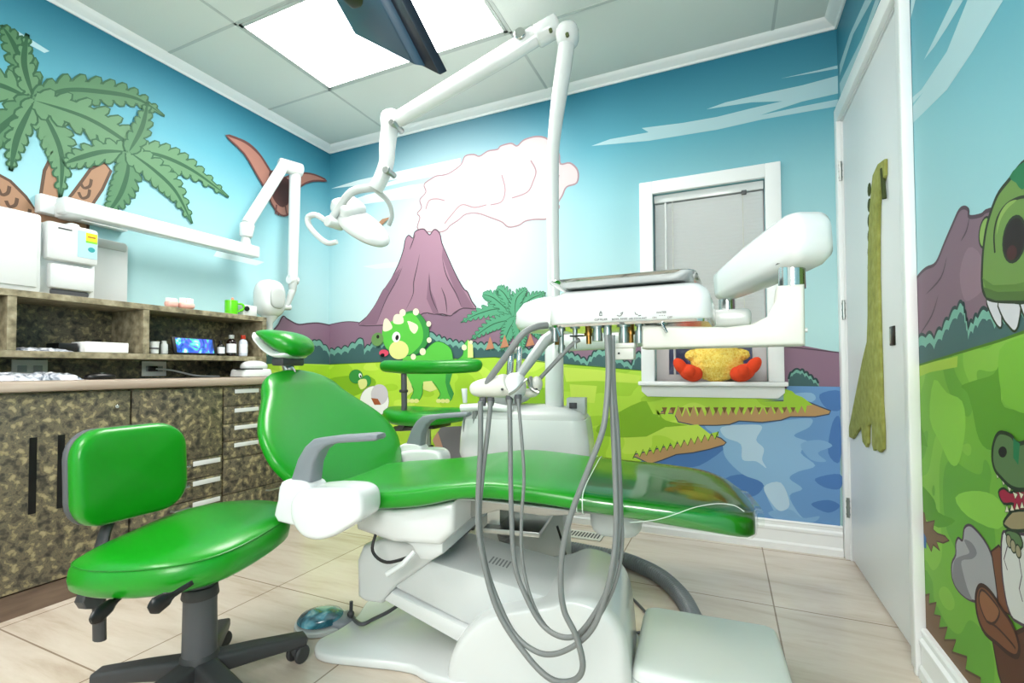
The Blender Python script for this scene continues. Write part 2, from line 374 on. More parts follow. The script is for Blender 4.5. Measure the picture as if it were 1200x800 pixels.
# water
B.poly([(984, 453), (921, 452), (935, 480), (900, 488), (850, 495), (814, 495), (833, 510), (848, 520), (800, 530), (760, 542), (700, 546), (620, 560), (600, 650), (984, 650)], WATER)
def rip(pts, m_): B.poly(pts, m_, 4)
rip([(800, 530), (850, 522), (820, 545), (790, 548), (770, 560), (730, 555), (740, 543)], WATERD)
rip([(850, 560), (880, 555), (895, 565), (885, 580), (855, 582)], WATERD); rip([(960, 462), (984, 458), (984, 480), (968, 478)], WATERD); rip([(955, 560), (984, 555), (984, 572), (965, 570)], WATERD); rip([(975, 495), (984, 490), (984, 540), (970, 530)], WATERD)
rip([(700, 600), (760, 590), (830, 595), (860, 610), (800, 620), (700, 620)], WATERD)
rip([(826, 499), (850, 497), (890, 497), (920, 492), (950, 490), (948, 500), (930, 510), (948, 518), (938, 530), (955, 545), (935, 552), (925, 560), (940, 572), (925, 580), (935, 600), (945, 612), (915, 606), (900, 585), (893, 565), (870, 555), (850, 535), (845, 515)], WATERL)
rip([(846, 500), (880, 497), (893, 500), (886, 515), (895, 525), (893, 538), (898, 548), (886, 540), (870, 538), (868, 520), (850, 512)], WATERW)
rip([(700, 570), (730, 566), (760, 575), (800, 588), (840, 590), (800, 598), (750, 590), (710, 585)], WATERL)
rip([(938, 520), (960, 515), (975, 522), (958, 530), (968, 540), (950, 538)], mm('water_mid', '#85b2dd')); rip([(900, 600), (925, 596), (940, 606), (960, 604), (950, 612), (920, 612)], mm('water_mid', '#85b2dd')); rip([(950, 590), (970, 585), (984, 592), (970, 600)], WATERD)
rip([(925, 462), (950, 460), (955, 468), (940, 474), (930, 470)], WATERL); rip([(760, 570), (800, 566), (820, 574), (790, 580)], WATERL)
rip([(895, 570), (915, 565), (925, 590), (915, 598), (905, 590)], WATERW)
# banks
B.poly([(766, 485), (790, 484), (795, 494), (814, 498), (840, 498), (855, 497), (866, 493), (893, 494.5), (915, 492), (926, 488), (955, 488), (971, 485), (973, 481), (960, 476), (940, 468), (900, 470), (800, 474)], BANK, 0, KLINE, .006)
g = [(757, 468)]; x = 768
while x < 940: g += [(x, 478 + (2 if (x//9) % 2 else 0)), (x+4.5, 489-(x-768)*.03)]; x += 9
B.poly([(766, 485), (775, 486)] + [(a, b+(0 if i % 2 else -3)) for i, (a, b) in enumerate(g[1:])] + [(945, 475), (952, 474), (940, 465), (932, 462), (928, 458), (918, 455), (918, 470), (757, 468)], GRASS)
for k in range(16): xx = 776+k*10; B.poly([(xx, 477), (xx+3, 486-(k*.2)), (xx+6, 477)], BANKD)
B.poly([(727, 536), (745, 535), (762, 543), (775, 539), (793, 532), (812, 530), (831, 526), (848, 521), (851, 518), (845, 513), (832, 508.5), (815, 512), (790, 520), (760, 528)], BANK, 0, KLINE, .006)
g = [];
for k in range(13): xx = 742+k*8; yy = 531-k*1.9; g += [(xx, yy+3), (xx+4, yy-6)]
B.poly([(727, 536)]+[(a, b+3) for a, b in g]+[(842, 511), (832, 508), (818, 497), (780, 500), (740, 520)], GRASS, 0)
B.ribbon([(a, b+3) for a, b in g], GLINE, .005)
# triceratops
B.poly([(555, 419), (553, 404), (549, 398), (544, 406), (543, 416), (533, 422), (530, 410), (523, 403), (514, 400), (507, 403), (500, 410), (494, 416), (474, 418), (474, 434), (480, 447), (486, 457), (482, 468), (491, 469.5), (496, 461), (496.5, 450), (503, 448), (509, 448), (517, 461), (514, 468), (528, 469.5), (531, 461), (526.5, 449), (529, 438), (536, 428)], DG, 3, DLINE, .005)
B.poly([(497, 447), (507, 446), (513, 456), (505, 459), (497, 456)], DGY); B.poly([(475, 434), (483, 450), (485, 458), (478, 464), (475, 450)], DGY)
B.poly([(524, 432), (531, 437), (528, 449), (533, 461), (530, 469), (526, 460), (523, 448)], DGD)
B.poly([(549, 398), (555, 404), (555.5, 419), (549, 419)], DGY)
for x in (478, 484, 489, 515, 520, 525): B.ell(x, 469.5, 3, 2.5, DGY)
B.poly([(472, 372), (481, 365), (490, 366), (498, 374), (503.5, 385), (503, 399), (498, 408), (489, 415), (480, 413), (474, 400)], DGD, 4, DLINE, .005)
B.poly([(451, 383), (461, 376), (472, 371), (484, 367), (493, 377), (497, 390), (495, 402), (486, 412), (478, 416), (458, 411), (451, 403), (449, 392)], DG, 4)
B.ell(443.5, 397.5, 7, 8, OLIVE, 20); B.ell(444, 394.5, 1.7, 2.2, MBLACK)
B.ell(468.5, 410, 11.5, 11, DGY); B.ell(451, 413.5, 5.5, 4, MPINK); B.ell(449.5, 416, 2.5, 2, MBLACK)
B.ell(465.5, 394.8, 4.8, 6.2, MWHITE, 10); B.ell(466.5, 395.5, 2, 3.2, MBLACK, 10)
B.poly([(450, 387), (451, 376), (454, 373), (458, 377), (461, 384), (455, 388)], HORN, 3); B.poly([(462, 378), (463, 370), (468, 368), (473, 371), (474, 378), (468, 380)], HORN, 3)
B.poly([(479, 376), (489, 380), (491, 385), (487, 391), (482, 387), (480, 381)], HORN, 3)
for x, y, r in ((473, 366.5, 3.6), (488.5, 365.5, 3.5), (503.5, 379.5, 2.8), (504, 398.5, 2.8), (496.5, 412, 3.6), (485.5, 418, 3), (545, 407, 3), (553, 401, 2)): B.ell(x, y, r, r*1.15, HORN)
# hatching dinosaur
B.ell(440, 470, 17, 18, MWHITE, 0, SMOKEL); B.ell(446, 462, 10, 12, mm('egg_shade', '#d9d2dc')); B.ell(431, 446, 5, 6.5, DGD, 0, DLINE); B.ell(418.5, 441, 8, 8, DGD, 0, DLINE)
B.ell(423.5, 440, 1.8, 3, MWHITE, -15); B.ell(424, 441, .9, 1.8, MBLACK, -15); B.poly([(421, 446), (430, 444), (431, 452), (424, 456)], DGY, 3); B.poly([(436, 466), (444, 467), (448, 474), (440, 474)], mm('brown_leg', '#b0603e'))
# little flier by the lamp, grey rock below the second stool
B.poly([(443, 263), (449, 257), (462, 253.5), (455, 258), (447, 266)], TRUNK)
B.poly([(510, 512), (518, 500), (560, 498), (590, 520), (590, 560), (530, 560), (520, 535)], MGREYD); B.poly([(508, 515), (514, 505), (524, 535), (518, 540)], mm('flesh', '#d8a890'))
wb = B.mb.build('wall_back', B.mats, smooth=0); struct(wb)

# ---- wall A (left)
A = Wall(0, XA, (1, 0, 0)); A.mb.bb((XA-.1, YF-.1, 0), (XA, YB+.1, ZC), mi=A.mi(SKY))
A.poly([(20, 36), (58, 60), (52, 62), (30, 50), (10, 42)], STREAK)
A.poly([(255, 292), (290, 302), (310, 307), (300, 311), (250, 300)], STREAK2)
A.poly([(-60, 190), (-10, 200), (12, 212), (30, 230), (43, 248), (47, 232), (52, 200), (64, 175), (80, 190), (70, 215), (72, 240), (84, 228), (96, 212), (106, 198), (122, 190), (130, 200), (120, 222), (104, 246), (100, 330), (10, 330), (10, 250), (-10, 235), (-60, 240)], TRUNK, 0, TRUNKL, .012)
for x, y in ((4, 224), (13, 238), (28, 251), (60, 246), (98, 228), (100, 216), (-20, 220)): A.ribbon([(x-6, y-3), (x-2, y+4), (x+5, y+2), (x+7, y-6)], TRUNKL, .012, 5)
fr = [([(40, 118), (30, 85), (15, 50), (2, 30)], 17, 7), ([(40, 118), (0, 100), (-40, 95)], 20, 7), ([(40, 118), (28, 75), (32, 40)], 12, 6), ([(40, 118), (15, 138), (-8, 160), (-20, 190)], 20, 7),
      ([(40, 118), (60, 150), (72, 185), (70, 232)], 20, 9), ([(40, 118), (20, 160), (12, 200)], 14, 7), ([(40, 118), (75, 106), (120, 108), (160, 116), (192, 136)], 17, 10), ([(40, 118), (100, 138), (145, 165), (160, 182)], 22, 9),
      ([(150, 178), (120, 178), (90, 186), (75, 192)], 15, 7), ([(150, 178), (148, 205), (138, 232), (118, 258)], 17, 9), ([(150, 178), (185, 182), (225, 200), (267, 231)], 15, 10), ([(150, 178), (180, 200), (205, 225), (224, 262)], 15, 9), ([(150, 178), (165, 150), (172, 120)], 12, 6)]
for i, (s_p, w, n) in enumerate(fr): A.frond(s_p, w, PALM if i % 3 else mm('palm_b', '#55835e'), PALMD, n, spw=.020, lw=.014)
# pterosaur
A.poly([(264, 159), (285, 166), (302, 180), (315, 200), (326, 210), (336, 207), (352, 203), (368, 205), (382, 212), (366, 212), (352, 218), (343, 232), (338, 250), (328, 252), (318, 240), (312, 226), (300, 205), (285, 180)], mm('flier_skin', '#ad7a6c'), 3, mm('flier_line', '#6b4340'), .012)
A.poly([(315, 200), (330, 206), (340, 215), (338, 236), (330, 243), (321, 236), (316, 222)], mm('flier_body', '#583634'), 3)
A.ribbon([(264, 159), (285, 166), (302, 180), (318, 203)], mm('flier_line', '#6b4340'), .02, 5, taper=True); A.ribbon([(323, 240), (322, 250), (326, 252)], mm('flier_line', '#6b4340'), .012); A.ribbon([(333, 240), (335, 252)], mm('flier_line', '#6b4340'), .012)
hA = [(250, 420), (300, 400), (322, 384), (330, 371), (336, 374), (348, 380), (360, 379), (372, 378.5), (385.5, 381)]
A.poly(hA+[(385.5, 440), (250, 450)], HILL); A.ribbon(hA, VLINE, .01, 5)
bushes(A, [(280, 412), (320, 410), (352, 408), (362, 404), (370, 399), (378, 404), (385.3, 412)], [(280, 432), (385.3, 430)])
A.poly([(250, 430), (330, 425.5), (385.5, 427), (385.5, 470), (385.5, 570), (320, 620), (250, 640)], GRASS)
wa = A.mb.build('wall_left', A.mats, smooth=0); struct(wa)

# ---- wall C (right)
C = Wall(0, XC, (-1, 0, 0)); dy0, dy1, dz1 = 1.80, 2.665, 2.045
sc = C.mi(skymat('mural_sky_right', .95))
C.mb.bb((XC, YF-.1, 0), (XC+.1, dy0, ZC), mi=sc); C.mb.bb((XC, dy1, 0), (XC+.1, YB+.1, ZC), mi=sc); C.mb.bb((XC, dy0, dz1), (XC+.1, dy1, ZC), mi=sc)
def w2(y, z):                                                   # wall coordinates back to the photo frame so one routine serves both
    v = Vector((XC, y, z))-EYE; k = v.dot(FW); return (CX+F*v.dot(R2)/k, CY+F*v.dot(D2)/k)
CG = noise_mat('mural_field', [(0, '#5c9a28'), (.45, '#6da82f'), (.56, '#7db43a'), (.66, '#64a02b')], 2.4, .55, 1, .5, (1, 1.6, 1.6), True)
C.poly([(984, 76), (996, 40), (1014, 0), (1022, 0), (1000, 40), (984, 89)], STREAK); C.poly([(984, 98), (1010, 45), (1026, 0), (1031, 0), (1012, 50), (986, 122)], STREAK)
C.poly([w2(y, z) for y, z in ((1.72, 2.02), (1.60, 2.09), (1.40, 2.24), (1.28, 2.36), (1.20, 2.36), (1.30, 2.25), (1.50, 2.06), (1.74, 1.90))], STREAK)
C.poly([(1066, 117), (1080, 105), (1110, 60), (1134, 0), (1176, 0), (1140, 60), (1110, 105), (1066, 148), (1066, 130), (1082, 108), (1066, 125)], STREAK)
C.poly([(1083, 70), (1100, 35), (1117, 0), (1129, 0), (1110, 32), (1095, 55)], STREAK)
cm = [(1073, 328), (1079, 320), (1086, 314), (1097, 308), (1107, 285), (1117, 262), (1124, 247), (1130, 243), (1135, 246), (1136.5, 254), (1150, 252), (1160, 246), (1200, 240), (1320, 220), (1320, 420), (1073, 420)]
CMT = mm('mountain', '#84697a')
C.poly(cm, CMT); C.ribbon(cm[:13], VLINE, .009, 4); C.poly([(1130, 350), (1125, 320), (1135, 290), (1150, 300), (1153, 335), (1140, 350)], mm('mountain_light', '#927686'), 3); C.ribbon([(1136.5, 254), (1133, 270), (1126, 283)], VLINE, .006, 4, taper=True)
C.ribbon([(1110, 300), (1103, 325), (1085, 345)], VLINE, .006, 4, taper=True); C.ribbon([(1100, 345), (1092, 370), (1076, 395)], VLINE, .006, 4, taper=True)
bushes(C, [(1073, 402), (1085, 394), (1095, 396), (1104, 386), (1112, 374), (1122, 361), (1129, 357), (1135, 385), (1146, 371), (1157, 363), (1166, 372), (1190, 362), (1240, 350), (1320, 330)], [(1073, 432), (1172, 405), (1320, 370)], 6, 11, 13)
C.poly([(1073, 429), (1122, 414), (1172, 399), (1200, 389), (1320, 350), (1320, 1100), (1074, 1100)], CG)
C.poly([(1077, 428), (1123, 417), (1122, 430), (1090, 436), (1078, 441)], mm('field_yellow', '#a8c94a')); C.ribbon([(1073, 429), (1122, 414), (1172, 399), (1200, 389), (1320, 350)], GLINE, .006)
FD = mm('field_dark', '#5f9e2c'); FL = mm('field_light', '#8ecb4a'); FM = mm('field_mid', '#7fbf3e')
C.poly([(1127, 452), (1145, 445), (1165, 438), (1174, 420), (1175, 415), (1174, 470), (1190, 480), (1210, 482), (1210, 520), (1165, 528), (1148, 515), (1140, 480), (1134, 460)], FD, 3)
C.poly([(1095, 445), (1110, 460), (1128, 470), (1132, 500), (1125, 540), (1115, 544), (1103, 520), (1090, 490)], FL, 3)
C.poly([(1172, 410), (1200, 395), (1230, 400), (1220, 480), (1185, 478), (1174, 460)], FM, 3)
C.poly([(1120, 583), (1140, 575), (1165, 580), (1180, 600), (1170, 620), (1135, 605)], FL, 3); C.poly([(1078, 568), (1095, 585), (1100, 600), (1120, 610), (1100, 618), (1080, 600)], FD, 3)
C.poly([(1077, 490), (1084, 510), (1088, 524), (1078, 520)], FD)
CB = mm('field_bank', '#7c6046'); CBD = mm('field_bank_dark', '#5c4632')
C.poly([(1078, 598), (1084, 601), (1086, 612), (1096, 610), (1094, 620), (1099, 625), (1108, 628), (1113, 633), (1106, 636), (1098, 634), (1102, 645), (1094, 638), (1092, 646), (1086, 634), (1084, 640), (1078, 630)], CB, 0, CBD, .004)
C.poly([(1078, 614), (1086, 630), (1086, 643), (1078, 637)], mm('field_water', '#3f6ea8'))
tooth = [(1078, 685), (1083, 698), (1090, 696), (1089, 708), (1098, 706), (1095, 720), (1103, 722), (1101, 736), (1111, 735), (1107, 750), (1121, 750), (1116, 764), (1134, 770), (1132, 785), (1150, 795), (1150, 812), (1170, 825), (1190, 880), (1078, 760)]
C.poly(tooth, CB, 0, CBD, .006)
# big tyrannosaur head
TG = mm('tyrannosaur', '#71964a'); TGD = mm('tyrannosaur_dark', '#4f6f33'); TGL = mm('tyrannosaur_light', '#8fb35a'); TL = mm('tyrannosaur_line', '#26331f')
C.ell(1155, 272, 6.5, 18, TGL, 8, TL, .005)
for q in ([(1157, 351), (1163, 370), (1171, 383), (1175, 380), (1172, 353)], [(1171, 353), (1176, 372), (1183, 382), (1190, 388), (1195, 378), (1196, 351)], [(1197, 351), (1202, 372), (1212, 385), (1222, 352)]): C.poly(q, mm('tooth', '#d9d9e2'), 3, TL, .005)
C.poly([(1320, 150), (1260, 165), (1220, 180), (1202, 189), (1193, 198), (1184, 210), (1172, 225), (1165, 240), (1158, 262), (1154, 285), (1152, 310), (1152, 335), (1157, 348), (1168, 352), (1190, 353), (1210, 352), (1320, 330)], TG, 3, TL, .009)
C.poly([(1152, 325), (1165, 334), (1190, 333), (1220, 326), (1320, 305), (1320, 325), (1210, 346), (1180, 348), (1158, 343)], mm('tyr_mid', '#5f8439')); C.poly([(1153, 336), (1170, 342), (1200, 341), (1320, 320), (1320, 330), (1210, 352), (1168, 352), (1157, 348)], TGD)
C.poly([(1184, 207), (1196, 193), (1216, 183), (1212, 210), (1199, 222), (1192, 214)], mm('stripe_green', '#1f7a4c'), 2)
C.ribbon([(1167, 296), (1166, 275), (1170, 255), (1180, 240), (1194, 232), (1205, 230)], TL, .006, 5); C.ribbon([(1169, 275), (1173, 255), (1182, 241), (1193, 234)], TGL, .012, 5, taper=True)
C.ell(1190, 280, 13, 27, mm('eye_dark', '#1e1012'), 8, TL, .006); C.ell(1187, 296, 6, 9, mm('eye_maroon', '#45181c'), 8)
# small tyrannosaur, nest, rock
SG = mm('young_green', '#5c7a4c'); BRN = mm('log_brown', '#7a4a30'); BRL = mm('log_light', '#93603f'); BRK = mm('log_line', '#3a2018')
C.poly([(1121, 637), (1124, 630), (1129, 633), (1131, 619), (1137, 615), (1144, 620), (1154, 632), (1162, 647), (1168, 667), (1170, 685), (1168, 708), (1150, 706), (1136, 702), (1124, 692), (1117, 678), (1116.5, 660), (1121, 650)], MGREY, 3, VLINE, .006)
C.poly([(1131, 632), (1140, 636), (1146, 648), (1140, 655), (1128, 657), (1130, 672), (1135, 690), (1140, 703), (1128, 696), (1118, 680), (1119, 658), (1126, 652), (1137, 648), (1134, 640)], MGREYD, 3)
C.poly([(1163, 646), (1172, 639), (1178, 648), (1180, 680), (1184, 720), (1172, 712), (1168, 680)], BRN, 0, BRK, .005)
C.poly([(1176, 626), (1186, 625), (1230, 640), (1240, 740), (1196, 730), (1184, 716), (1178, 690), (1175, 660)], mm('egg_white', '#d8d8d4'), 3, VLINE, .006)
C.ribbon([(1182, 640), (1178, 655), (1182, 668)], VLINE, .003); C.ribbon([(1196, 655), (1199, 675), (1196, 690), (1200, 705)], VLINE, .003)
C.poly([(1180, 625), (1185, 621), (1196, 626), (1200, 640), (1190, 645)], SG, 3, TL, .005)
for x, y in ((1184, 634), (1189, 640), (1195, 646)): C.ell(x, y, 3, 8, mm('claw', '#a39a7c'), -10, TL, .003)
C.poly([(1165, 752), (1185, 745), (1240, 720), (1300, 760), (1300, 900), (1195, 860), (1172, 790)], mm('log_dark', '#5a3423'), 0, BRK, .008)
C.poly([(1145, 706), (1146, 693), (1150, 686), (1157, 688), (1166, 698), (1176, 714), (1187, 730), (1196, 755), (1194, 769), (1184, 766), (1170, 754), (1156, 742), (1148, 725)], BRN, 3, BRK, .009)
C.poly([(1149, 705), (1152, 691), (1164, 702), (1173, 716), (1168, 729), (1158, 728)], BRL, 3, BRK, .005); C.ribbon([(1158, 728), (1170, 735), (1186, 752), (1192, 760)], BRK, .005, 4)
C.poly([(1187, 600), (1178, 612), (1182, 618), (1195, 622), (1240, 615), (1240, 590), (1200, 592)], mm('jaw_tan', '#a0906c'), 3, TL, .006)
C.poly([(1172, 577), (1178, 572), (1186, 577), (1196, 575), (1240, 575), (1240, 596), (1196, 598), (1184, 600), (1190, 590), (1178, 590)], mm('mouth_red', '#a3193c'), 3, TL, .005)
for k in range(6): x = 1168+k*7; y = 552+min(k, 3)*8; C.poly([(x, y), (x+3, y+9), (x+6, y+3)], mm('young_tooth', '#e4dfc4'), 0, TL, .002)
for k in range(5): x = 1180+k*6; y = 600-k*1.5; C.poly([(x, y), (x+2, y-8), (x+5, y)], mm('young_tooth', '#e4dfc4'), 0, TL, .002)
C.poly([(1165, 535), (1167, 518), (1172, 508), (1179, 507), (1188, 511), (1197, 520), (1230, 515), (1250, 570), (1205, 574), (1188, 571), (1176, 560), (1168, 550)], SG, 3, TL, .008)
C.ell(1177.5, 529.5, 5, 6.5, MBLACK); C.poly([(1190, 513), (1198, 520), (1196, 545), (1190, 536)], mm('stripe_green', '#1f7a4c'))
wc = C.mb.build('wall_right', C.mats, smooth=0); struct(wc)

# wall behind the viewer
PALE = mat('pale_wall_paint', '#e9f0f0', .6)
struct(MB().bb((XA-.1, YF-.1, 0), (XC+.1, YF, ZC)).build('wall_front', PALE, smooth=0))

# ------------------------------------------------------------------ floor, ceiling
def floor_mat():
    M = mat('floor_tile', '#d8cfc2', .2, coat=.15); n = M.node_tree.nodes; L = M.node_tree.links; p = n['Principled BSDF']
    tc = n.new('ShaderNodeTexCoord'); mp = n.new('ShaderNodeMapping'); mp.inputs['Scale'].default_value = (1.2, 7, 1)
    t = n.new('ShaderNodeTexNoise'); t.inputs['Scale'].default_value = 1.7; t.inputs['Detail'].default_value = 9; t.inputs['Roughness'].default_value = .62; t.inputs['Distortion'].default_value = .4
    r = n.new('ShaderNodeValToRGB'); el = r.color_ramp.elements
    while len(el) < 4: el.new(.5)
    for e, (q, c) in zip(el, [(.25, '#bdab98'), (.45, '#d3c5b5'), (.6, '#dbcfc1'), (.78, '#c7b49f')]): e.position = q; e.color = lin(c)
    br = n.new('ShaderNodeTexBrick'); br.offset = 0; br.squash = 1
    br.inputs['Scale'].default_value = 1; br.inputs['Brick Width'].default_value = .612; br.inputs['Row Height'].default_value = .615; br.inputs['Mortar Size'].default_value = .0028; br.inputs['Mortar Smooth'].default_value = .1
    br.inputs['Color1'].default_value = (1, 1, 1, 1); br.inputs['Color2'].default_value = (.93, .93, .93, 1); br.inputs['Mortar'].default_value = (.45, .4, .36, 1)
    m2 = n.new('ShaderNodeMapping'); m2.inputs['Location'].default_value = (-.15+.612*8, -.81+.615*6, 0)
    mx = n.new('ShaderNodeMixRGB'); mx.blend_type = 'MULTIPLY'; mx.inputs['Fac'].default_value = 1
    L.new(tc.outputs['Object'], mp.inputs['Vector']); L.new(mp.outputs['Vector'], t.inputs['Vector']); L.new(t.outputs['Fac'], r.inputs['Fac'])
    L.new(tc.outputs['Object'], m2.inputs['Vector']); L.new(m2.outputs['Vector'], br.inputs['Vector'])
    L.new(r.outputs['Color'], mx.inputs['Color1']); L.new(br.outputs['Color'], mx.inputs['Color2']); L.new(mx.outputs['Color'], p.inputs['Base Color'])
    return M
struct(MB().bb((XA-.1, YF-.1, -.08), (XC+.1, YB+.12, 0)).build('floor', floor_mat(), smooth=0))
CEIL = mat('ceiling_tile', '#dde1dc', .85, bump=(160, .25)); GRID = mat('ceiling_grid', '#bfc4c1', .5)
cb = MB(); cb.bb((XA-.1, YF-.1, ZC), (XC+.1, YB+.12, ZC+.06))
LX0, LX1 = -2.125, -.955; gx = [LX0, LX0+1.18, LX0+2.36]; gy = [2.13-.6*k for k in range(8)]
for x in gx: cb.bb((x-.007, YF, ZC-.002), (x+.007, YB, ZC+.001), mi=1)
for y in gy: cb.bb((XA, y-.007, ZC-.002), (XC, y+.007, ZC+.001), mi=1)
struct(cb.build('ceiling', [CEIL, GRID], smooth=0))
# crown moulding
def crown(name, p0, p1, n, z0=2.505):
    p0, p1, n = Vector(p0), Vector(p1), Vector(n); prof = [(0, 0), (.008, 0), (.014, .010), (.040, .022), (.052, .030), (.058, .0395), (0, .0395)]
    rings = []
    for p in (p0, p1): rings.append([p+n*a+Vector((0, 0, z0+b)) for a, b in prof])
    struct(MB().loft(rings).build(name, TRIM, smooth=30))
crown('trim_1', (XA, YF, 0), (XA, YB, 0), (1, 0, 0)); crown('trim_2', (XA, YB, 0), (XC, YB, 0), (0, -1, 0)); crown('trim_3', (XC, YF, 0), (XC, YB, 0), (-1, 0, 0)); crown('trim_4', (XA, YF, 0), (XC, YF, 0), (0, 1, 0))
def baseb(name, p0, p1, n):
    p0, p1, n = Vector(p0), Vector(p1), Vector(n); prof = [(0, 0), (.022, 0), (.022, .03), (.018, .037), (.016, .04), (.016, .09), (.02, .097), (.02, .108), (.012, .115), (.012, .13), (.016, .135), (.012, .142), (0, .142)]
    struct(MB().loft([[p+n*a+Vector((0, 0, b)) for a, b in prof] for p in (p0, p1)]).build(name, TRIM, smooth=25))
baseb('baseboard_back', (XA, YB, 0), (XC-.022, YB, 0), (0, -1, 0)); baseb('baseboard_left', (XA, YF, 0), (XA, YB, 0), (1, 0, 0)); baseb('baseboard_right', (XC, YF, 0), (XC, dy0-.065, 0), (-1, 0, 0)); baseb('baseboard_front', (XA, YF, 0), (XC, YF, 0), (0, 1, 0))

# ceiling lights
DIFF = mat('light_diffuser', '#ffffff', .5, emit=('#fffcf8', 18))
def troffer(x0, x1, y0, y1, label, st=None):
    t = empty('ceiling_light', ((x0+x1)/2, (y0+y1)/2, ZC-.012), label=label, cat='light', group='ceiling light panels')
    f = MB()
    for a, b in (((x0, y0), (x1, y0+.018)), ((x0, y1-.018), (x1, y1)), ((x0, y0), (x0+.018, y1)), ((x1-.018, y0), (x1, y1))): f.bb((a[0], a[1], ZC-.006), (b[0], b[1], ZC))
    f.build('frame', GRID, t); MB().bb((x0+.017, y0+.017, ZC-.005), (x1-.017, y1-.017, ZC-.0032)).build('diffuser', DIFF, t)
troffer(LX0+.011, gx[1]-.011, 1.53+.011, 2.13-.011, 'glowing rectangular ceiling light panel behind the dark hanging monitor')
for x0, y0 in ((LX0+.011, -.27), (gx[1]+.011, -.27), (LX0+.011, -1.47)):
    pass
troffer(LX0+.011, gx[1]-.011, -.87+.011, -.27-.011, 'ceiling light panel over the front of the room, behind the viewer')

# ------------------------------------------------------------------ window
wn = empty('window_1', ((wl+wr)/2, YB, wz0)); struct(wn)
cas = MB(); cw = .07; yo = YB-.022
for a, b in (((wl-cw, wz0-.0), (wl, wz1+cw)), ((wr, wz0-.0), (wr+cw, wz1+cw)), ((wl-.001, wz1), (wr+.001, wz1+cw))): cas.bb((a[0], yo, a[1]), (b[0], YB, b[1]), bev=.004)
cas.build('window_casing', TRIM, wn)
sl = MB(); sl.bb((wl-cw-.012, YB-.06, wz0-.022), (wr+cw+.012, YB, wz0), bev=.005)
sl.bb((wl, YB, wz0-.02), (wr, YB+.1, wz0))
sl.build('window_sill', TRIM, wn)
MB().prism([(wl-cw, -.022), (wr+cw, -.022), (wr+cw, -.055), (wr+cw-.03, -.083), (wl-cw+.03, -.083), (wl-cw, -.055)], lambda u, v: Vector((u, YB-.02, wz0+v)), lambda u, v: Vector((u, YB, wz0+v)), bev=.003).build('apron', TRIM, wn)
fr_ = MB(); PK = mat('window_vinyl', '#d8cfd0', .4)
for a, b in (((wl, wz0), (wl+.035, wz1)), ((wr-.035, wz0), (wr, wz1)), ((wl, wz0), (wr, wz0+.035)), ((wl, wz1-.035), (wr, wz1)), ((wl, 1.30), (wr, 1.335)), ((wl+.035, wz0+.035), (wl+.065, 1.3)), ((wr-.065, wz0+.035), (wr-.035, 1.3)), ((wl+.09, wz0+.035), (wl+.10, 1.3))):
    k_ = len(fr_.v)*.00002; fr_.bb((a[0], YB+.075-k_, a[1]), (b[0], YB+.105+k_, b[1]))
fr_.build('window_frame', PK, wn)
MB().bb((wl+.03, YB+.088, wz0+.03), (wr-.03, YB+.092, wz1-.03)).build('pane', mat('window_glass', '#ffffff', .02, trans=1), wn)
struct(MB().bb((wl-.6, YB+.5, 0), (wr+.6, YB+.53, 2.4)).build('wall_outside', mat('outside_siding', '#6f6392', .7), smooth=0))
bl = empty('window_blind', ((wl+wr)/2, YB+.035, 1.05), label='white slatted blind lowered in the window above the yellow plush toy', cat='blind')
MB().bb((wl+.004, YB+.012, wz1-.045), (wr-.004, YB+.05, wz1-.002), bev=.003).build('head_rail', WHITE, bl)
s_b = MB(); BLN = mat('blind_slat', '#dcdedf', .45); n = 38
for k in range(n):
    z = wz1-.06-k*(wz1-.06-1.04)/n
    s_b.box(((wl+wr)/2, YB+.032, z), (wr-wl-.016, .0022, .0225), Matrix.Rotation(math.radians(28), 3, 'X'))
s_b.build('slats', BLN, bl, smooth=0)
MB().bb((wl+.008, YB+.022, 1.018), (wr-.008, YB+.044, 1.034), bev=.003).build('bottom_rail', WHITE, bl)
for x in (wl+.10, wr-.10): MB().cyl((x, YB+.016, 1.03), (x, YB+.016, wz1-.045), .0018, seg=6).build('ladder_cord', IVORY, bl)
MB().cyl((wl+.065, YB+.008, 1.15), (wl+.065, YB+.008, wz1-.05), .0055, seg=8).build('wand', WHITE, bl)
MB().bb((wr-.105, YB+.006, wz1-.062), (wr-.082, YB+.02, wz1-.04), bev=.002).build('bracket', DARK2, bl)

# ------------------------------------------------------------------ door
dr = empty('door_1', (XC, (dy0+dy1)/2, 0)); struct(dr)
cs = MB()
for a, b in (((dy0-.058, 0), (dy0+.006, dz1+.065)), ((dy1-.006, 0), (YB-.0, dz1+.065)), ((dy0, dz1-.006), (dy1, dz1+.065))):
    cs.bb((XC-.020, a[0], a[1]), (XC, b[0], b[1]), bev=.004)
cs.bb((XC-.028, dy0-.062, 0), (XC, dy0-.040, dz1+.07), bev=.005)
cs.build('door_casing', TRIM, dr)
jm = MB(); jm.bb((XC-.001, dy0, 0), (XC+.09, dy0+.012, dz1)).bb((XC-.001, dy1-.012, 0), (XC+.09, dy1, dz1)).bb((XC-.001, dy0, dz1-.012), (XC+.09, dy1, dz1)); jm.build('door_jamb', TRIM, dr)
MB().bb((XC+.004, dy0+.016, .012), (XC+.042, dy1-.016, dz1-.016), bev=.002).build('door_panel', DOORP, dr)
y_h = 1.985
MB().bb((XC-.002, y_h-.022, .955-.0), (XC+.006, y_h+.022, 1.02), bev=.002).build('door_pull', mat('bronze_pull', '#2a2622', .3, metal=.8), dr)
MB().bb((XC-.003, y_h+.004, .962), (XC+.006, y_h+.019, 1.012), bev=.002).build('door_latch', STEEL, dr)
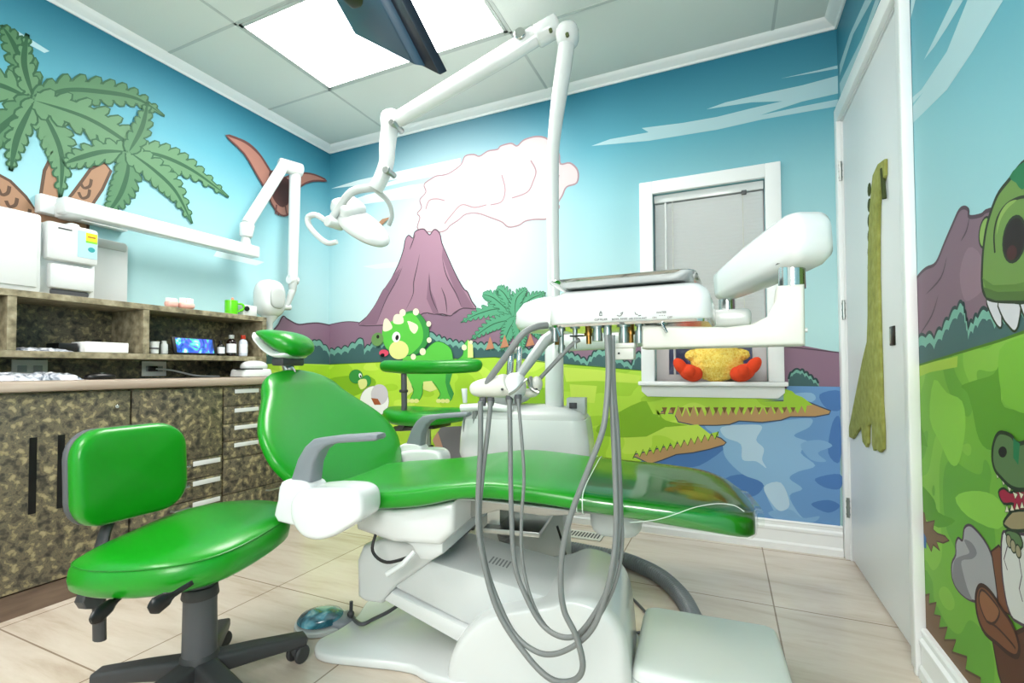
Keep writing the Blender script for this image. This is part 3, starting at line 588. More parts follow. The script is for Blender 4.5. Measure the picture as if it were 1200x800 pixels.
for z in (.24, 1.15, 1.80):
    h = MB(); h.cyl((XC-.006, dy1-.008, z-.045), (XC-.006, dy1-.008, z+.045), .007, seg=10)
    for q in (-.03, 0, .03): h.cyl((XC-.006, dy1-.008, z+q-.004), (XC-.006, dy1-.008, z+q+.004), .0085, seg=10)
    h.build('door_hinge', STEEL, dr)

# growth chart dinosaur hanging on the door
FUZZ = noise_mat('olive_felt', [(.2, '#7c8142'), (.5, '#969a4c'), (.8, '#a9ad6a')], 30, .9, bump=.5)
gc = empty('dinosaur_door_hanging', onp(1018, 400, 0, XC), label='olive green long-necked dinosaur felt cutout hanging on the white door', cat='wall hanging')
gp = [(1039, 186), (1031, 192), (1025, 205), (1023, 225), (1021, 250), (1019.5, 290), (1019, 330), (1019, 370), (1018, 400), (1013, 420), (1007, 450), (1001, 480), (997, 500), (997, 512), (1001, 514), (1006, 506), (1011, 500), (1013, 518), (1017, 524), (1019, 519), (1019.2, 499), (1021.5, 494), (1024, 498), (1024, 520), (1026, 528), (1029, 526), (1033, 530), (1037, 526), (1037, 505), (1035, 470), (1034, 430), (1033, 400), (1032, 360), (1031, 320), (1031, 280), (1031.5, 240), (1033, 225), (1036, 215), (1039, 205)]
GX = XC-.001
pts = [(onp(x, y, 0, XC).y, onp(x, y, 0, XC).z) for x, y in gp]
MB().prism(pts, lambda u, v: Vector((GX-.006, u, v)), lambda u, v: Vector((GX+.0045, u, v)), bev=.002).build('body', FUZZ, gc)
for i in range(16):
    sp = MB()
    y = 222+i*18.2; x = 1020-(.0 if y < 400 else (y-400)*.21)
    q = onp(x, y, 0, XC); sp.sphere((GX-.0025, q.y, q.z), (.0035, .022, .026), seg=10, rings=6); sp.build('back_spike', mat('olive_felt_dark', '#3f4a24', .9), gc)
q = onp(1036, 218, 0, XC); MB().tube([(GX-.004, q.y-.005, q.z+.06), (GX-.006, q.y-.02, q.z), (GX-.004, q.y-.02, q.z-.05)], .007, 8).build('tassel', mat('olive_felt_dark'), gc)

# ------------------------------------------------------------------ cabinets on the left
GRAN = noise_mat('granite_laminate', [(.32, '#2b2a27'), (.42, '#4b473b'), (.49, '#6d6550'), (.54, '#575245'), (.60, '#8a805f'), (.70, '#a59a78')], 38, .42, 9, .25)
GRANE = noise_mat('laminate_edge', [(.3, '#5b5340'), (.5, '#8c836a'), (.7, '#b0a68c')], 30, .4, 6)
CTOP = noise_mat('counter_edge', [(.3, '#a08d7e'), (.6, '#b9a99a'), (.8, '#cdbfb2')], 6, .35, 4, stretch=(1, .3, 4)); KICK = noise_mat('kick_board', [(.3, '#5c4a3e'), (.7, '#7d6858')], 12, .6, 4, stretch=(1, .4, 3))
XF = -2.337; XH = -2.42
def cab(y0, y1, label, z1=.805):
    t = empty('base_cabinet', ((XF+XA)/2, (y0+y1)/2, 0), label=label, cat='cabinet')
    MB().bb((XA+.025, y0+.001, .085), (XF-.019, y1-.001, z1)).build('body', GRANE, t, smooth=0)
    MB().bb((XA+.025, y0+.001, 0), (XF-.006, y1-.001, .085)).build('kick_board', KICK, t, smooth=0)
    return t
def front(t, name, y0, y1, z0, z1): return MB().bb((XF-.019, y0+.002, z0+.002), (XF, y1-.002, z1-.002), bev=.0015).build(name, GRAN, t)
def pull(parent, y0, y1, z):
    m_ = MB(); m_.tube([(XF, y0, z), (XF+.018, y0+.006, z), (XF+.018, y1-.006, z), (XF, y1, z)], .0045, 8); m_.build('handle', STEEL, parent)
c0 = cab(-.2, .80, 'left granite-patterned base cabinet, cut off by the frame edge'); front(c0, 'door', -.2, .80, .09, .80)
c1 = cab(.80, 1.222, 'granite-patterned base cabinet with black vertical vent slots behind the stool back')
d_ = front(c1, 'door', .80, 1.222, .09, .80)
for px in (39, 72, 104):
    y = onp(px, 512, 0, XF).y; MB().bb((XF-.004, y-.011, .36), (XF+.0012, y+.011, .64)).build('vent_slot', BLACK, d_, smooth=0)
lk = MB().cyl((XF, 1.17, .735), (XF+.006, 1.17, .735), .008, seg=14, bev=.001); lk.build('lock', CHROME, d_)
c2 = cab(1.226, 1.636, 'granite-patterned base cabinet with one tall panel above small drawers, beside the stool back')
front(c2, 'door', 1.226, 1.636, .46, .80)
for z0, z1 in ((.365, .46), (.265, .365), (.09, .265)):
    w = front(c2, 'drawer', 1.226, 1.636, z0, z1); pull(w, 1.39, 1.47, z1-.028)
    MB().bb((XF-.001, 1.49, z1-.035), (XF+.003, 1.625, z1-.012), bev=.001).build('white_label_strip', WHITE, w)['label'] = 'white label strip'
c3 = cab(1.640, 2.15, 'granite-patterned base cabinet stacked with shallow drawers behind the patient chair')
zz = [.80, .70, .61, .52, .43, .25, .09]
for z1, z0 in zip(zz, zz[1:]):
    w = front(c3, 'drawer', 1.640, 2.15, z0, z1)
    if z0 > .4: MB().bb((XF-.001, 1.70, z1-.035), (XF+.003, 1.84, z1-.014), bev=.001).build('white_label_strip', WHITE, w)['label'] = 'white label strip'
    pull(w, 1.89, 1.98, z1-.03)
ct = MB().bb((XA+.001, -.2, .807), (XF+.022, 2.15, .848), bev=.012); tag(ct.build('countertop', CTOP), 'beige-edged laminate countertop running along the left wall', 'countertop')
# hutch
hu = empty('shelf_unit', ((XA+XH)/2, .9, .848), label='open granite-patterned shelf unit standing on the left countertop', cat='shelf unit')
def hb(n, a, b, m_=GRAN): return MB().bb(a, b, bev=.001).build(n, m_, hu, smooth=0)
hb('back_panel', (XA+.001, -.2, .850), (XA+.016, 1.955, 1.165)); hb('top_board', (XA+.001, -.2, 1.165), (XH, 1.955, 1.19), GRANE); hb('shelf', (XA+.016, -.2, .937), (XH, 1.955, .962), GRANE)
for y in (.872, 1.325, 1.942, .2): hb('divider', (XA+.016, y-.013, .963), (XH-.001, y+.013, 1.164), GRANE)
hb('end_panel', (XA+.016, 1.93, .850), (XH-.001, 1.955, .936), GRANE)
XB_ = XA+.0165
def outlet(y, z, label, w=.115, h=.075):
    t = empty('wall_outlet', (XB_, y, z), label=label, cat='outlet')
    MB().bb((XB_, y-w/2, z-h/2), (XB_+.006, y+w/2, z+h/2), bev=.002).build('cover_plate', mat('outlet_plastic', '#f6f6f0', .4), t)
    for s in (-1, 1):
        MB().bb((XB_+.004, y+s*.025-.015, z-.014), (XB_+.008, y+s*.025+.015, z+.014), bev=.002).build('socket', OFFW, t)
    return t
outlet(1.02, .895, 'pale double outlet under the shelf above the plastic-bagged papers')
o2 = outlet(1.50, .895, 'pale outlet under the shelf with a black plug in it')
pl = empty('power_cord', (XB_+.01, 1.50, .895), label='white power cord with black plug running from outlet to countertop device', cat='cord')
MB().box((XB_+.02, 1.485, .895), (.028, .035, .026), bev=.005).build('plug', BLACK, pl)
MB().tube([(XB_+.035, 1.49, .895), (XB_+.06, 1.56, .885), (XB_+.09, 1.66, .858), (XB_+.1, 1.78, .853)], .0045, 8, 6).build('cable', WHITE2, pl)
# things on counter and shelves
FOIL = noise_mat('clear_film_bag', [(.35, '#5d6470'), (.5, '#b9bec8'), (.62, '#f2f4f8')], 24, .15, 5, 1.5, coat=.5, bump=.8)
def crumple(name, c, size, m_, label, cat, sd):
    rnd = random.Random(sd); nx, ny = 14, 10; top, v = [], []
    for i in range(nx+1):
        for j in range(ny+1):
            u, w = i/nx*2-1, j/ny*2-1; e = max(0, 1-max(abs(u), abs(w))**6)
            v.append((c[0]+w*size[0]/2*(1+.05*rnd.uniform(-1, 1)), c[1]+u*size[1]/2*(1+.04*rnd.uniform(-1, 1)), c[2]+size[2]*e*(.55+.45*rnd.random())+.0005))
    n0 = len(v); v += [(a, b, c[2]) for a, b, _ in v]
    f = []; k = lambda i, j: i*(ny+1)+j
    for i in range(nx):
        for j in range(ny):
            f.append((k(i, j), k(i+1, j), k(i+1, j+1), k(i, j+1))); f.append((n0+k(i, j), n0+k(i, j+1), n0+k(i+1, j+1), n0+k(i+1, j)))
    for i in range(nx): f += [(k(i, 0), n0+k(i, 0), n0+k(i+1, 0), k(i+1, 0)), (k(i, ny), k(i+1, ny), n0+k(i+1, ny), n0+k(i, ny))]
    for j in range(ny): f += [(k(0, j), k(0, j+1), n0+k(0, j+1), n0+k(0, j)), (k(nx, j), n0+k(nx, j), n0+k(nx, j+1), k(nx, j+1))]
    tag(MB().add(v, f).build(name, m_, smooth=20), label, cat)
crumple('plastic_bag', (XH-.02, .91, .849), (.14, .34, .034), FOIL, 'crumpled clear plastic bag lying on the left countertop', 'bag', 1)
crumple('instrument_pouches', (XH-.08, .98, .963), (.12, .17, .016), FOIL, 'flat clear instrument pouches on the shelf at left', 'pouch', 2)
mo = empty('computer_mouse', (XH+.0, 1.15, .849), label='black computer mouse on the left countertop', cat='mouse')
MB().sphere((XH+.0, 1.15, .858), (.028, .055, .019), seg=20, rings=10, p=.85).build('shell', BLACK, mo)
MB().box((XH+.012, 1.15, .8745), (.006, .012, .006), bev=.002).build('scroll_wheel', STEEL, mo)
tag(MB().bb((XH-.13, 1.105, .9635), (XH-.02, 1.265, 1.008), bev=.003).build('white_box', mat('white_card', '#ffffff', .5)), 'plain white long box lying on the shelf', 'box')
tag(MB().bb((XH-.15, 1.03, .9635), (XH-.05, 1.095, 1.0), bev=.004).build('black_case', BLACK), 'small black case left of the white box on the shelf', 'case')
cc = empty('cup', (XH-.03, 1.375, .9635), label='white ribbed cup on the shelf beside the dividing panel', cat='cup')
MB().lathe([(.014, 0), (.018, .004), (.020, .05), (.0225, .058), (.019, .058), (.015, .006), (0, .006)], (XH-.03, 1.375, .9635), seg=20).build('body', WHITE, cc)
MB().lathe([(.0195, .0), (.0215, .002), (.0215, .006), (.0195, .008)], (XH-.03, 1.375, .985), seg=20).build('band', DARK2, cc)
tag(MB().lathe([(.012, 0), (.015, .003), (.015, .045), (.010, .052), (.010, .062), (.012, .063), (0, .066)], (XH-.035, 1.422, .9635), seg=20).build('small_jar', OFFW), 'small grey-white jar right of the white ribbed cup', 'jar')
# tablet
tb = empty('tablet', (XH-.05, 1.56, .9635), label='tablet showing a blue and green underwater picture, propped on the shelf', cat='tablet')
def tf(u, v, o=0): return Vector((XH-.02-.28*v-o, 1.46+u, .966+v))
def tabmat():
    M = mat('tablet_screen', '#101030', .15); n = M.node_tree.nodes; L = M.node_tree.links; p = n['Principled BSDF']
    tc = n.new('ShaderNodeTexCoord'); t = n.new('ShaderNodeTexNoise'); t.inputs['Scale'].default_value = 16; t.inputs['Detail'].default_value = 2; t.inputs['Distortion'].default_value = 1
    r = n.new('ShaderNodeValToRGB'); el = r.color_ramp.elements
    while len(el) < 6: el.new(.5)
    for e, (q, c) in zip(el, [(.3, '#0a1030'), (.42, '#1f4fa8'), (.5, '#4a4ac0'), (.56, '#2aa87a'), (.62, '#6fb8f0'), (.72, '#e8f4ff')]): e.position = q; e.color = lin(c)
    L.new(tc.outputs['Object'], t.inputs['Vector']); L.new(t.outputs['Fac'], r.inputs['Fac']); L.new(r.outputs['Color'], p.inputs['Emission Color']); L.new(r.outputs['Color'], p.inputs['Base Color']); p.inputs['Emission Strength'].default_value = .8
    return M
MB().prism(rr(.215, .086, .008), lambda u, v: tf(u+.1075, v+.043, 0), lambda u, v: tf(u+.1075, v+.043, .01), bev=.001).build('case', BLACK, tb)
MB().prism(rr(.185, .072, .002), lambda u, v: tf(u+.1075, v+.044, -.0012), lambda u, v: tf(u+.1075, v+.044, .004)).build('screen', tabmat(), tb, smooth=0)
def bottle(y, label, body, cap, lab, h=.1, r=.022):
    t = empty('bottle', (XH-.05, y, .9635), label=label, cat='bottle', group='bottles on the shelf'); c = (XH-.05, y, .9635)
    MB().lathe([(r*.8, 0), (r, .004), (r, h*.66), (r*.8, h*.75), (r*.45, h*.8), (r*.45, h*.84), (0, h*.84)], c).build('body', body, t)
    MB().lathe([(r*.55, h*.82), (r*.58, h*.83), (r*.55, h), (0, h)], c, seg=20).build('cap', cap, t)
    MB().lathe([(r+.0006, h*.15), (r+.0006, h*.58)], c).build('paper_label', mat('paper_label', '#e6e8ee', .5), t)
bottle(1.775, 'dark brown bottle with grey cap and white label on the shelf', mat('brown_glass', '#1a0f0e', .15), OFFW, 1, .115, .024)
bottle(1.845, 'white bottle with red cap on the shelf', mat('pale_bottle', '#c9d0dc', .3), RED, 1, .118, .022)
bottle(1.715, 'short black bottle between tablet and brown bottle', BLACK, BLACK, 1, .08, .018)
# on top of the hutch
ZT = 1.1905
PINK = mat('pink_gum_resin', '#efb9ae', .4)
for k, (y, lab) in enumerate(((1.455, 'small pink and white dental teeth model, the left one of a pair'), (1.525, 'larger pink and white dental teeth model, the right one of a pair'))):
    t = empty('dental_model', (XH-.04, y, ZT), label=lab, cat='model', group='dental models on the shelf unit'); w = .028+.008*k
    MB().sphere((XH-.04, y, ZT+.018), (w*.8, w, .018), seg=18, rings=10, p=.7).build('gum_base', PINK, t)
    tm = MB()
    for j in range(8):
        a = PI*(j/7)-PI/2; tm.box((XH-.04+math.cos(a)*w*.55, y+math.sin(a)*w*.75, ZT+.036+.004*k), (.011, .0105, .02+.008*k), Matrix.Rotation(a, 3, 'Z'), bev=.003)
    tm.build('teeth', mat('tooth_resin', '#fdf8f2', .3), t)
mg = empty('mug', (XH-.04, 1.765, ZT), label='lime green mug standing on top of the shelf unit', cat='mug'); lime = mat('lime_glaze', '#63d312', .25, coat=.4)
MB().lathe([(.0, 0), (.031, .0), (.032, .004), (.032, .075), (.029, .075), (.029, .006), (0, .006)], (XH-.04, 1.765, ZT), seg=32).build('body', lime, mg)
MB().tube([(XH-.03, 1.795, ZT+.062), (XH-.02, 1.818, ZT+.058), (XH-.018, 1.822, ZT+.035), (XH-.03, 1.797, ZT+.018)], .006, 10, 5).build('handle', lime, mg)
MB().sphere((XH-.035, 1.768, ZT+.078), (.008, .008, .014)).build('topper', mat('orange_tip', '#e88a6a', .5), mg)
ca = empty('small_camera', (XH-.04, 1.845, ZT), label='white boxy device with a black round lens beside the lime mug', cat='device')
MB().box((XH-.04, 1.862, ZT+.03), (.05, .085, .06), bev=.006).build('body', WHITE, ca)
MB().cyl((XH-.014, 1.835, ZT+.038), (XH-.004, 1.835, ZT+.038), .014, seg=20, bev=.002).build('lens', BLACK, ca)
# countertop device behind headrest
dv = empty('mixing_machine', (XH+.0, 1.84, .849), label='white dome-lidded machine on the countertop behind the headrest', cat='machine')
MB().prism(rr(.15, .19, .03), lambda u, v: Vector((XH-.0+u*.9, 1.86+v, .849)), lambda u, v: Vector((XH-.0+u*.8, 1.86+v*.93, .892)), bev=.008).build('body', WHITE, dv)
MB().sphere((XH, 1.875, .905), (.05, .075, .035), p=.85).build('lid', WHITE, dv)
MB().box((XH+.03, 1.82, .8925), (.06, .13, .006), bev=.002).build('seam_band', BLACK, dv)

# ------------------------------------------------------------------ wall-mounted dispensers
b1 = empty('wall_cabinet', (XA+.1, .9, ZT), label='white boxy unit at the left edge standing on the shelf unit', cat='cabinet')
MB().bb((XA+.004, .62, ZT), (XA+.24, .965, 1.50), bev=.012).build('body', WHITE, b1)
MB().bb((XA+.238, .64, ZT+.02), (XA+.246, .95, 1.48), bev=.003).build('front_panel', WHITE, b1)
ds_ = empty('paper_towel_dispenser', (XA+.12, 1.07, ZT), label='white paper towel dispenser with a yellow and blue sticker', cat='dispenser')
def dp(y0, y1, z0, z1, x1, b=.012): return MB().bb((XA+.004, y0, z0), (x1, y1, z1), bev=b)
dp(.972, 1.165, ZT, 1.485, XA+.19).build('body', WHITE, ds_); dp(.985, 1.160, 1.335, 1.49, XA+.225, .014).build('upper_cover', WHITE, ds_)
dp(1.0, 1.155, ZT+.03, 1.325, XA+.215, .014).build('lower_cover', WHITE, ds_)
sx = XA+.2262
st = MB().bb((sx-.001, 1.085, 1.362), (sx, 1.152, 1.475)).build('sticker', mat('sticker_blue', '#a9d2e8', .5), ds_, smooth=0); st['label'] = 'pale blue sticker'
MB().bb((sx, 1.112, 1.435), (sx+.0005, 1.152, 1.47)).build('sticker_yellow', mat('sticker_yellow', '#f2df1e', .5), st, smooth=0)
MB().bb((sx, 1.112, 1.427), (sx+.0005, 1.152, 1.436)).build('sticker_green', mat('sticker_green', '#8ad03a', .5), st, smooth=0)
MB().bb((sx+.0004, 1.118, 1.45), (sx+.0008, 1.146, 1.456)).build('print_line', mat('print_brown', '#a05a20', .5), st, smooth=0)
hd = MB(); hd.sphere((sx+.0004, 1.132, 1.40), (.0006, .013, .011), seg=14, rings=6); hd.build('hand_symbol', mat('symbol_teal', '#2a9a9c', .5), st)
MB().bb((XA+.225, 1.02, 1.463), (XA+.2265, 1.065, 1.469)).build('level_slot', DARK2, ds_, smooth=0)
dp(1.08, 1.12, 1.487, 1.515, XA+.17, .012).build('top_catch', WHITE, ds_)
MB().bb((XA+.1, 1.01, ZT+.006), (XA+.2, 1.14, ZT+.03), bev=.008).build('paper_slot', DARK2, ds_)
pnl = empty('wall_panel', (XA+.03, 1.27, 1.19), label='flat white wall panel just right of the towel dispenser', cat='panel')
MB().bb((XA+.002, 1.175, ZT), (XA+.05, 1.36, 1.49), bev=.004).build('panel', WHITE2, pnl); MB().bb((XA+.002, 1.18, 1.455), (XA+.056, 1.355, 1.50), bev=.01).build('grey_top_rail', OFFW, pnl)

# ------------------------------------------------------------------ x-ray arm on left wall
xr = empty('xray_arm', (XA+.08, 1.5, 1.55), label='white wall-mounted x-ray arm with oval head folded near the room corner', cat='x-ray machine')
XR = XA+.16
def AX(x, y, X=XR): return onp(x, y, 0, X)
pa, pb = AX(80, 251), AX(296, 296)
MB().bb((XA+.001, 1.03, 1.56), (XA+.05, 1.36, 1.64), bev=.006).build('wall_plate', WHITE, xr)
MB().bb((XA+.05, pa.y-.01, pb.z-.035), (XR+.030, pa.y+.07, pb.z+.040), bev=.02).build('pivot_block', WHITE, xr)
MB().bb((XR-.037, pa.y-.03, pb.z-.030), (XR+.038, pb.y+.02, pb.z+.036), bev=.008).build('extension_arm', WHITE, xr)
j0 = AX(288, 290); j1 = AX(290, 262); j2 = AX(333, 193); j3 = AX(346, 197); j4 = AX(343, 328); j5 = AX(342, 350)
MB().cyl((j0.x, j0.y, pb.z+.03), (j0.x, j0.y, pb.z+.09), .03, .02, bev=.003).build('swivel', OFFW, xr)
MB().cyl((j0.x, j0.y, pb.z+.08), j1, .034, .04, bev=.01).build('lower_knuckle', WHITE, xr)
MB().tube([j1, j2], .034, 16, flat=.75).build('lower_scissor_arm', WHITE, xr)
MB().cyl(j2+Vector((-.025, -.02, 0)), j3+Vector((.03, .03, -.012)), .043, bev=.012).build('elbow', WHITE, xr)
MB().tube([j3, j4], [.04, .034], 16, flat=.8).build('upper_scissor_arm', WHITE, xr)
MB().cyl(j4+Vector((0, 0, .03)), j4+Vector((0, 0, -.075)), .032, .022, bev=.006).build('wrist', OFFW, xr)
MB().cyl(j4+Vector((.0, -.03, -.0)), j4+Vector((.0, .03, .0)), .03, bev=.004).build('wrist_knuckle', WHITE, xr)
MB().tube([j4+Vector((0, 0, -.07)), AX(342, 342), AX(336, 358), AX(331, 362)], [.02, .022, .016, .013], 12, 4).build('yoke', OFFW, xr)
MB().cyl(AX(340, 360), AX(328, 360), .018, bev=.003).build('yoke_knob', WHITE, xr)
hc = AX(316, 350)
MB().sphere(hc, (.08, .082, .115), seg=28, rings=16, p=.72).build('head', WHITE, xr)
MB().sphere(hc+Vector((.075, -.005, .0)), (.014, .05, .065), seg=24, rings=12, p=.75).build('head_badge', OFFW, xr)
MB().lathe([(.05, .0), (.045, -.03), (.02, -.06), (.018, -.10), (.022, -.10), (.022, -.115), (0, -.115)], hc+Vector((0, 0, -.085))).build('cone', WHITE, xr)

# ------------------------------------------------------------------ patient chair (own axes: x towards the feet, y away from the viewer)
O = Vector((-.874, 1.340, 0)); TH = math.radians(8.3)
U = Vector((math.cos(TH), math.sin(TH), 0)); V = Vector((-math.sin(TH), math.cos(TH), 0))
def L2(p): p = p-O; return Vector((p.dot(U), p.dot(V), p.z))
def PL(x, y, yp):                                              # point on the chair plane y=yp, in chair axes
    r = ray(x, y); t = (yp-(EYE-O).dot(V))/r.dot(V); return L2(EYE+r*t)
PC = empty('patient_chair', O, TH, label='reclined green patient chair with white base and grey armrests', cat='dental chair')
def ln(tab, x):                                                 # smooth table lookup
    if x <= tab[0][0]: return tab[0][1]
    if x >= tab[-1][0]: return tab[-1][1]
    k = max(i for i in range(len(tab)-1) if tab[i][0] <= x); g = lambda i: tab[min(max(i, 0), len(tab)-1)]
    (a, b), (c, d) = tab[k], tab[k+1]; p, q = g(k-1), g(k+2); h = c-a; t = (x-a)/h
    m0 = (d-p[1])/(c-p[0])*h if k > 0 else d-b; m1 = (q[1]-b)/(q[0]-a)*h if k < len(tab)-2 else d-b
    return (2*t**3-3*t*t+1)*b+(t**3-2*t*t+t)*m0+(-2*t**3+3*t*t)*d+(t**3-t*t)*m1
def pillow(poly, y0, y1, r, name, m_, sm=4, X=None):
    P_ = catmull([Vector(q) for q in poly], sm, closed=True) if sm else [Vector(q) for q in poly]
    N_ = len(P_); cx = sum(p[0] for p in P_)/N_; cz = sum(p[1] for p in P_)/N_; R_ = max(math.hypot(p[0]-cx, p[1]-cz) for p in P_); rings = []
    seq = [(y0, 1.5*r), (y0+.0005, r), (y0+r*.13, r*.5), (y0+r*.5, r*.13), (y0+r, 0), (y1-r, 0), (y1-r*.5, r*.13), (y1-r*.13, r*.5), (y1-.0005, r), (y1, 1.5*r)]
    for y, ins in [(y0, min(R_*.6, 5*r))]+seq+[(y1, min(R_*.6, 5*r))]:
        ring = []
        for i in range(N_):
            t = P_[(i+1) % N_]-P_[i-1]; n_ = Vector((-t[1], t[0])).normalized(); c = Vector((cx, cz))-P_[i]
            q = P_[i]+c*(ins/R_)
            ring.append((q[0], y, q[1]))
        rings.append(ring)
    return MB().loft(rings).build(name, m_, PC, local=True, smooth=45)
# seat and leg cushion
ztop = [(-.26, .545), (-.16, .545), (0, .560), (.15, .585), (.27, .597), (.40, .590), (.55, .575), (.75, .562), (.85, .552), (.93, .53)]
zbot = [(-.26, .51), (-.16, .488), (-.05, .487), (.08, .503), (.2, .532), (.35, .535), (.54, .520), (.80, .492), (.93, .468)]
hw = [(-.26, .16), (-.2, .22), (-.12, .262), (0, .272), (.3, .27), (.6, .265), (.75, .262), (.83, .252), (.885, .228), (.918, .18), (.935, .08)]
rings = []
xs = [-.26+1.195*i/60 for i in range(61)]
for x in xs:
    a, b, w = ln(ztop, x), ln(zbot, x), ln(hw, x); h = (a-b)/2; zc = (a+b)/2; e = .55
    if x < -.2: h *= .6+.4*(x+.26)/.06
    if x > .9: h *= max(.6, 1-(x-.9)*8)
    ring = []
    for k in range(40):
        t = 2*PI*k/40; c, s = math.cos(t), math.sin(t)
        ring.append((x, math.copysign(abs(c)**.38, c)*w, zc+math.copysign(abs(s)**.5, s)*h - (.006*(1-abs(c))*(s > 0) if x < .2 else 0)))
    rings.append(ring)
MB().loft(rings).build('seat', GREEN, PC, local=True, smooth=70)
# backrest
B0 = Vector((-.235, 0, .485)); ang = math.radians(53); Dk = Vector((-math.cos(ang), 0, math.sin(ang))); Nk = Vector((math.sin(ang), 0, math.cos(ang)))
bw = [(-.06, .14), (-.03, .19), (0, .225), (.05, .265), (.10, .305), (.16, .335), (.21, .335), (.27, .315), (.32, .28), (.37, .235), (.41, .20), (.45, .175), (.48, .145), (.50, .105), (.512, .05)]
rings = []
for i in range(46):
    s = -.06+.572*i/45; w = ln(bw, s); h = .034*(1 if s < .44 else max(.35, 1-(s-.44)*8)); ring = []
    bow = .018*math.sin(PI*min(max(s/.5, 0), 1))
    for k in range(36):
        t = 2*PI*k/36; c, q = math.cos(t), math.sin(t); yy = math.copysign(abs(c)**.5, c)*w
        dish = .035*(yy/.33)**2
        p = B0+Dk*s+Nk*(math.copysign(abs(q)**.65, q)*h + dish - bow*.4-.03); ring.append((p.x, yy, p.z))
    rings.append(ring)
MB().loft(rings).build('backrest', GREEN, PC, local=True, smooth=70)
rings = []
for i in range(14):
    s = -.02+.44*i/13; w = ln(bw, s)*.72; ring = []
    for k in range(24):
        t = 2*PI*k/24; c, q = math.cos(t), math.sin(t); p = B0+Dk*s+Nk*(-.062+math.copysign(abs(q)**.6, q)*.018); ring.append((p.x, math.copysign(abs(c)**.5, c)*w, p.z))
    rings.append(ring)
MB().loft(rings).build('backrest_shell', WHITE2, PC, local=True, smooth=60)
# headrest
hp = PL(335, 404, 0)
hM = Matrix.Rotation(math.radians(0), 4, 'X')
def headpt(cx, cy): return PL(cx, cy, 0)
rings = []
hprof = [(308, 390, .006, .03), (312, 392, .014, .05), (320, 395, .026, .066), (329, 399, .038, .078), (340, 403, .046, .084), (349, 404, .042, .078), (355, 404, .030, .06), (359, 405, .010, .03)]
H2 = catmull([Vector((a, b, c, d)) for a, b, c, d in hprof], 4)
for q in H2:
    c0_ = headpt(q[0], q[1]); ring = []
    for k in range(28):
        t = 2*PI*k/28; c, s = math.cos(t), math.sin(t); yy = math.copysign(abs(c)**.7, c)*q[3]
        ring.append((c0_.x-.35*s*q[2], yy, c0_.z+s*q[2]+.25*yy*yy/.1*.3))
    rings.append(ring)
hr = MB().loft(rings).build('headrest', GREEN, PC, local=True, smooth=70)
rings = []
for q in H2[:-3]:
    c0_ = headpt(q[0], q[1]); ring = []
    for k in range(20):
        t = 2*PI*k/20; c, s = math.cos(t), math.sin(t)
        ring.append((c0_.x-.020-.006*s, math.copysign(abs(c)**.7, c)*q[3]*.9, c0_.z-q[2]*.80-.004+s*.012))
    rings.append(ring)
MB().loft(rings).build('headrest_shell', WHITE, PC, local=True, smooth=60)
p1 = headpt(338, 420); p2 = B0+Dk*.47+Nk*-.03
MB().tube([p1+Vector((-.01, 0, .01)), p1.lerp(p2, .5)+Vector((-.015, 0, 0)), p2], [.02, .02, .02], 12, 3).build('headrest_post', CHROME, PC, local=True)
MB().box(p1+Vector((0, 0, -.012)), (.05, .11, .028), bev=.006).build('headrest_knuckle', DARK, PC, local=True)
# armrests
def arm(y, sg):
    def Q(x, z): return Vector((x, y, z))
    prof = [(-.275, .560), (-.245, .640), (-.222, .675), (-.195, .697), (-.13, .706), (-.02, .716), (-.004, .714), (-.001, .704), (-.008, .698), (-.12, .688), (-.155, .680), (-.178, .664), (-.195, .63), (-.205, .560)]
    prof = [(p[0], p[1]) for p in prof]
    a = MB().prism(prof, lambda u, v: Vector((u, y-.026, v)), lambda u, v: Vector((u, y+.026, v)), bev=.007, seg=3); o = a.build('armrest', GREYA, PC, local=True, smooth=50)
    cup = [(-.290, .578), (-.302, .53), (-.302, .47), (-.15, .47), (-.150, .515), (-.183, .548), (-.200, .578), (-.245, .586)]
    pillow(cup, y-.034, y+.034, .010, 'arm_socket', WHITE, 3)
    hub = [(PL(a, b, -.375).x, PL(a, b, -.375).z) for a, b in ((338, 594), (342, 583), (352, 575), (372, 572), (398, 572), (414, 575), (422, 583), (424, 597), (421, 609), (408, 618), (388, 630), (368, 634), (351, 628), (340, 612))]
    if y > 0: hub = [(a-.07, b-.01) for a, b in hub]
    pillow(hub, y-.05, y+.05, .016, 'pivot_housing', WHITE)
    MB().cyl(Vector((-.155, y-.03, .535)), Vector((-.155, y+.03, .535)), .022, bev=.004).build('arm_pin', WHITE, PC, local=True)
arm(-.325, -1); arm(.325, 1)
# seat underframe
uf = [(-.16, .50), (-.02, .487), (.10, .508), (.165, .525), (.16, .44), (.12, .40), (-.02, .395), (-.14, .42)]
MB().prism(uf, lambda u, v: Vector((u, -.235, v)), lambda u, v: Vector((u, .235, v)), bev=.02, seg=3).build('seat_shroud', WHITE, PC, local=True, smooth=50)
MB().prism([(0.0, .40), (.125, .415), (.125, .375), (.09, .352), (.055, .352), (.03, .385)], lambda u, v: Vector((u, -.22, v)), lambda u, v: Vector((u, .22, v)), bev=.01).build('shroud_skirt', WHITE2, PC, local=True)
MB().prism([(.15, .535), (.88, .507), (.88, .495), (.54, .515), (.18, .528)], lambda u, v: Vector((u, -.225, v)), lambda u, v: Vector((u, .225, v)), bev=.004).build('leg_rest_frame', OFFW, PC, local=True)
MB().prism([(.15, .53), (.52, .515), (.50, .475), (.38, .462), (.25, .47), (.16, .44)], lambda u, v: Vector((u, -.10, v)), lambda u, v: Vector((u, .16, v)), bev=.006).build('underframe', STEEL, PC, local=True)
MB().bb((.20, -.1, .40), (.37, .12, .415), bev=.002).bb((.20, -.06, .415), (.24, .10, .47)).build('frame_plate', STEEL, PC, local=True)
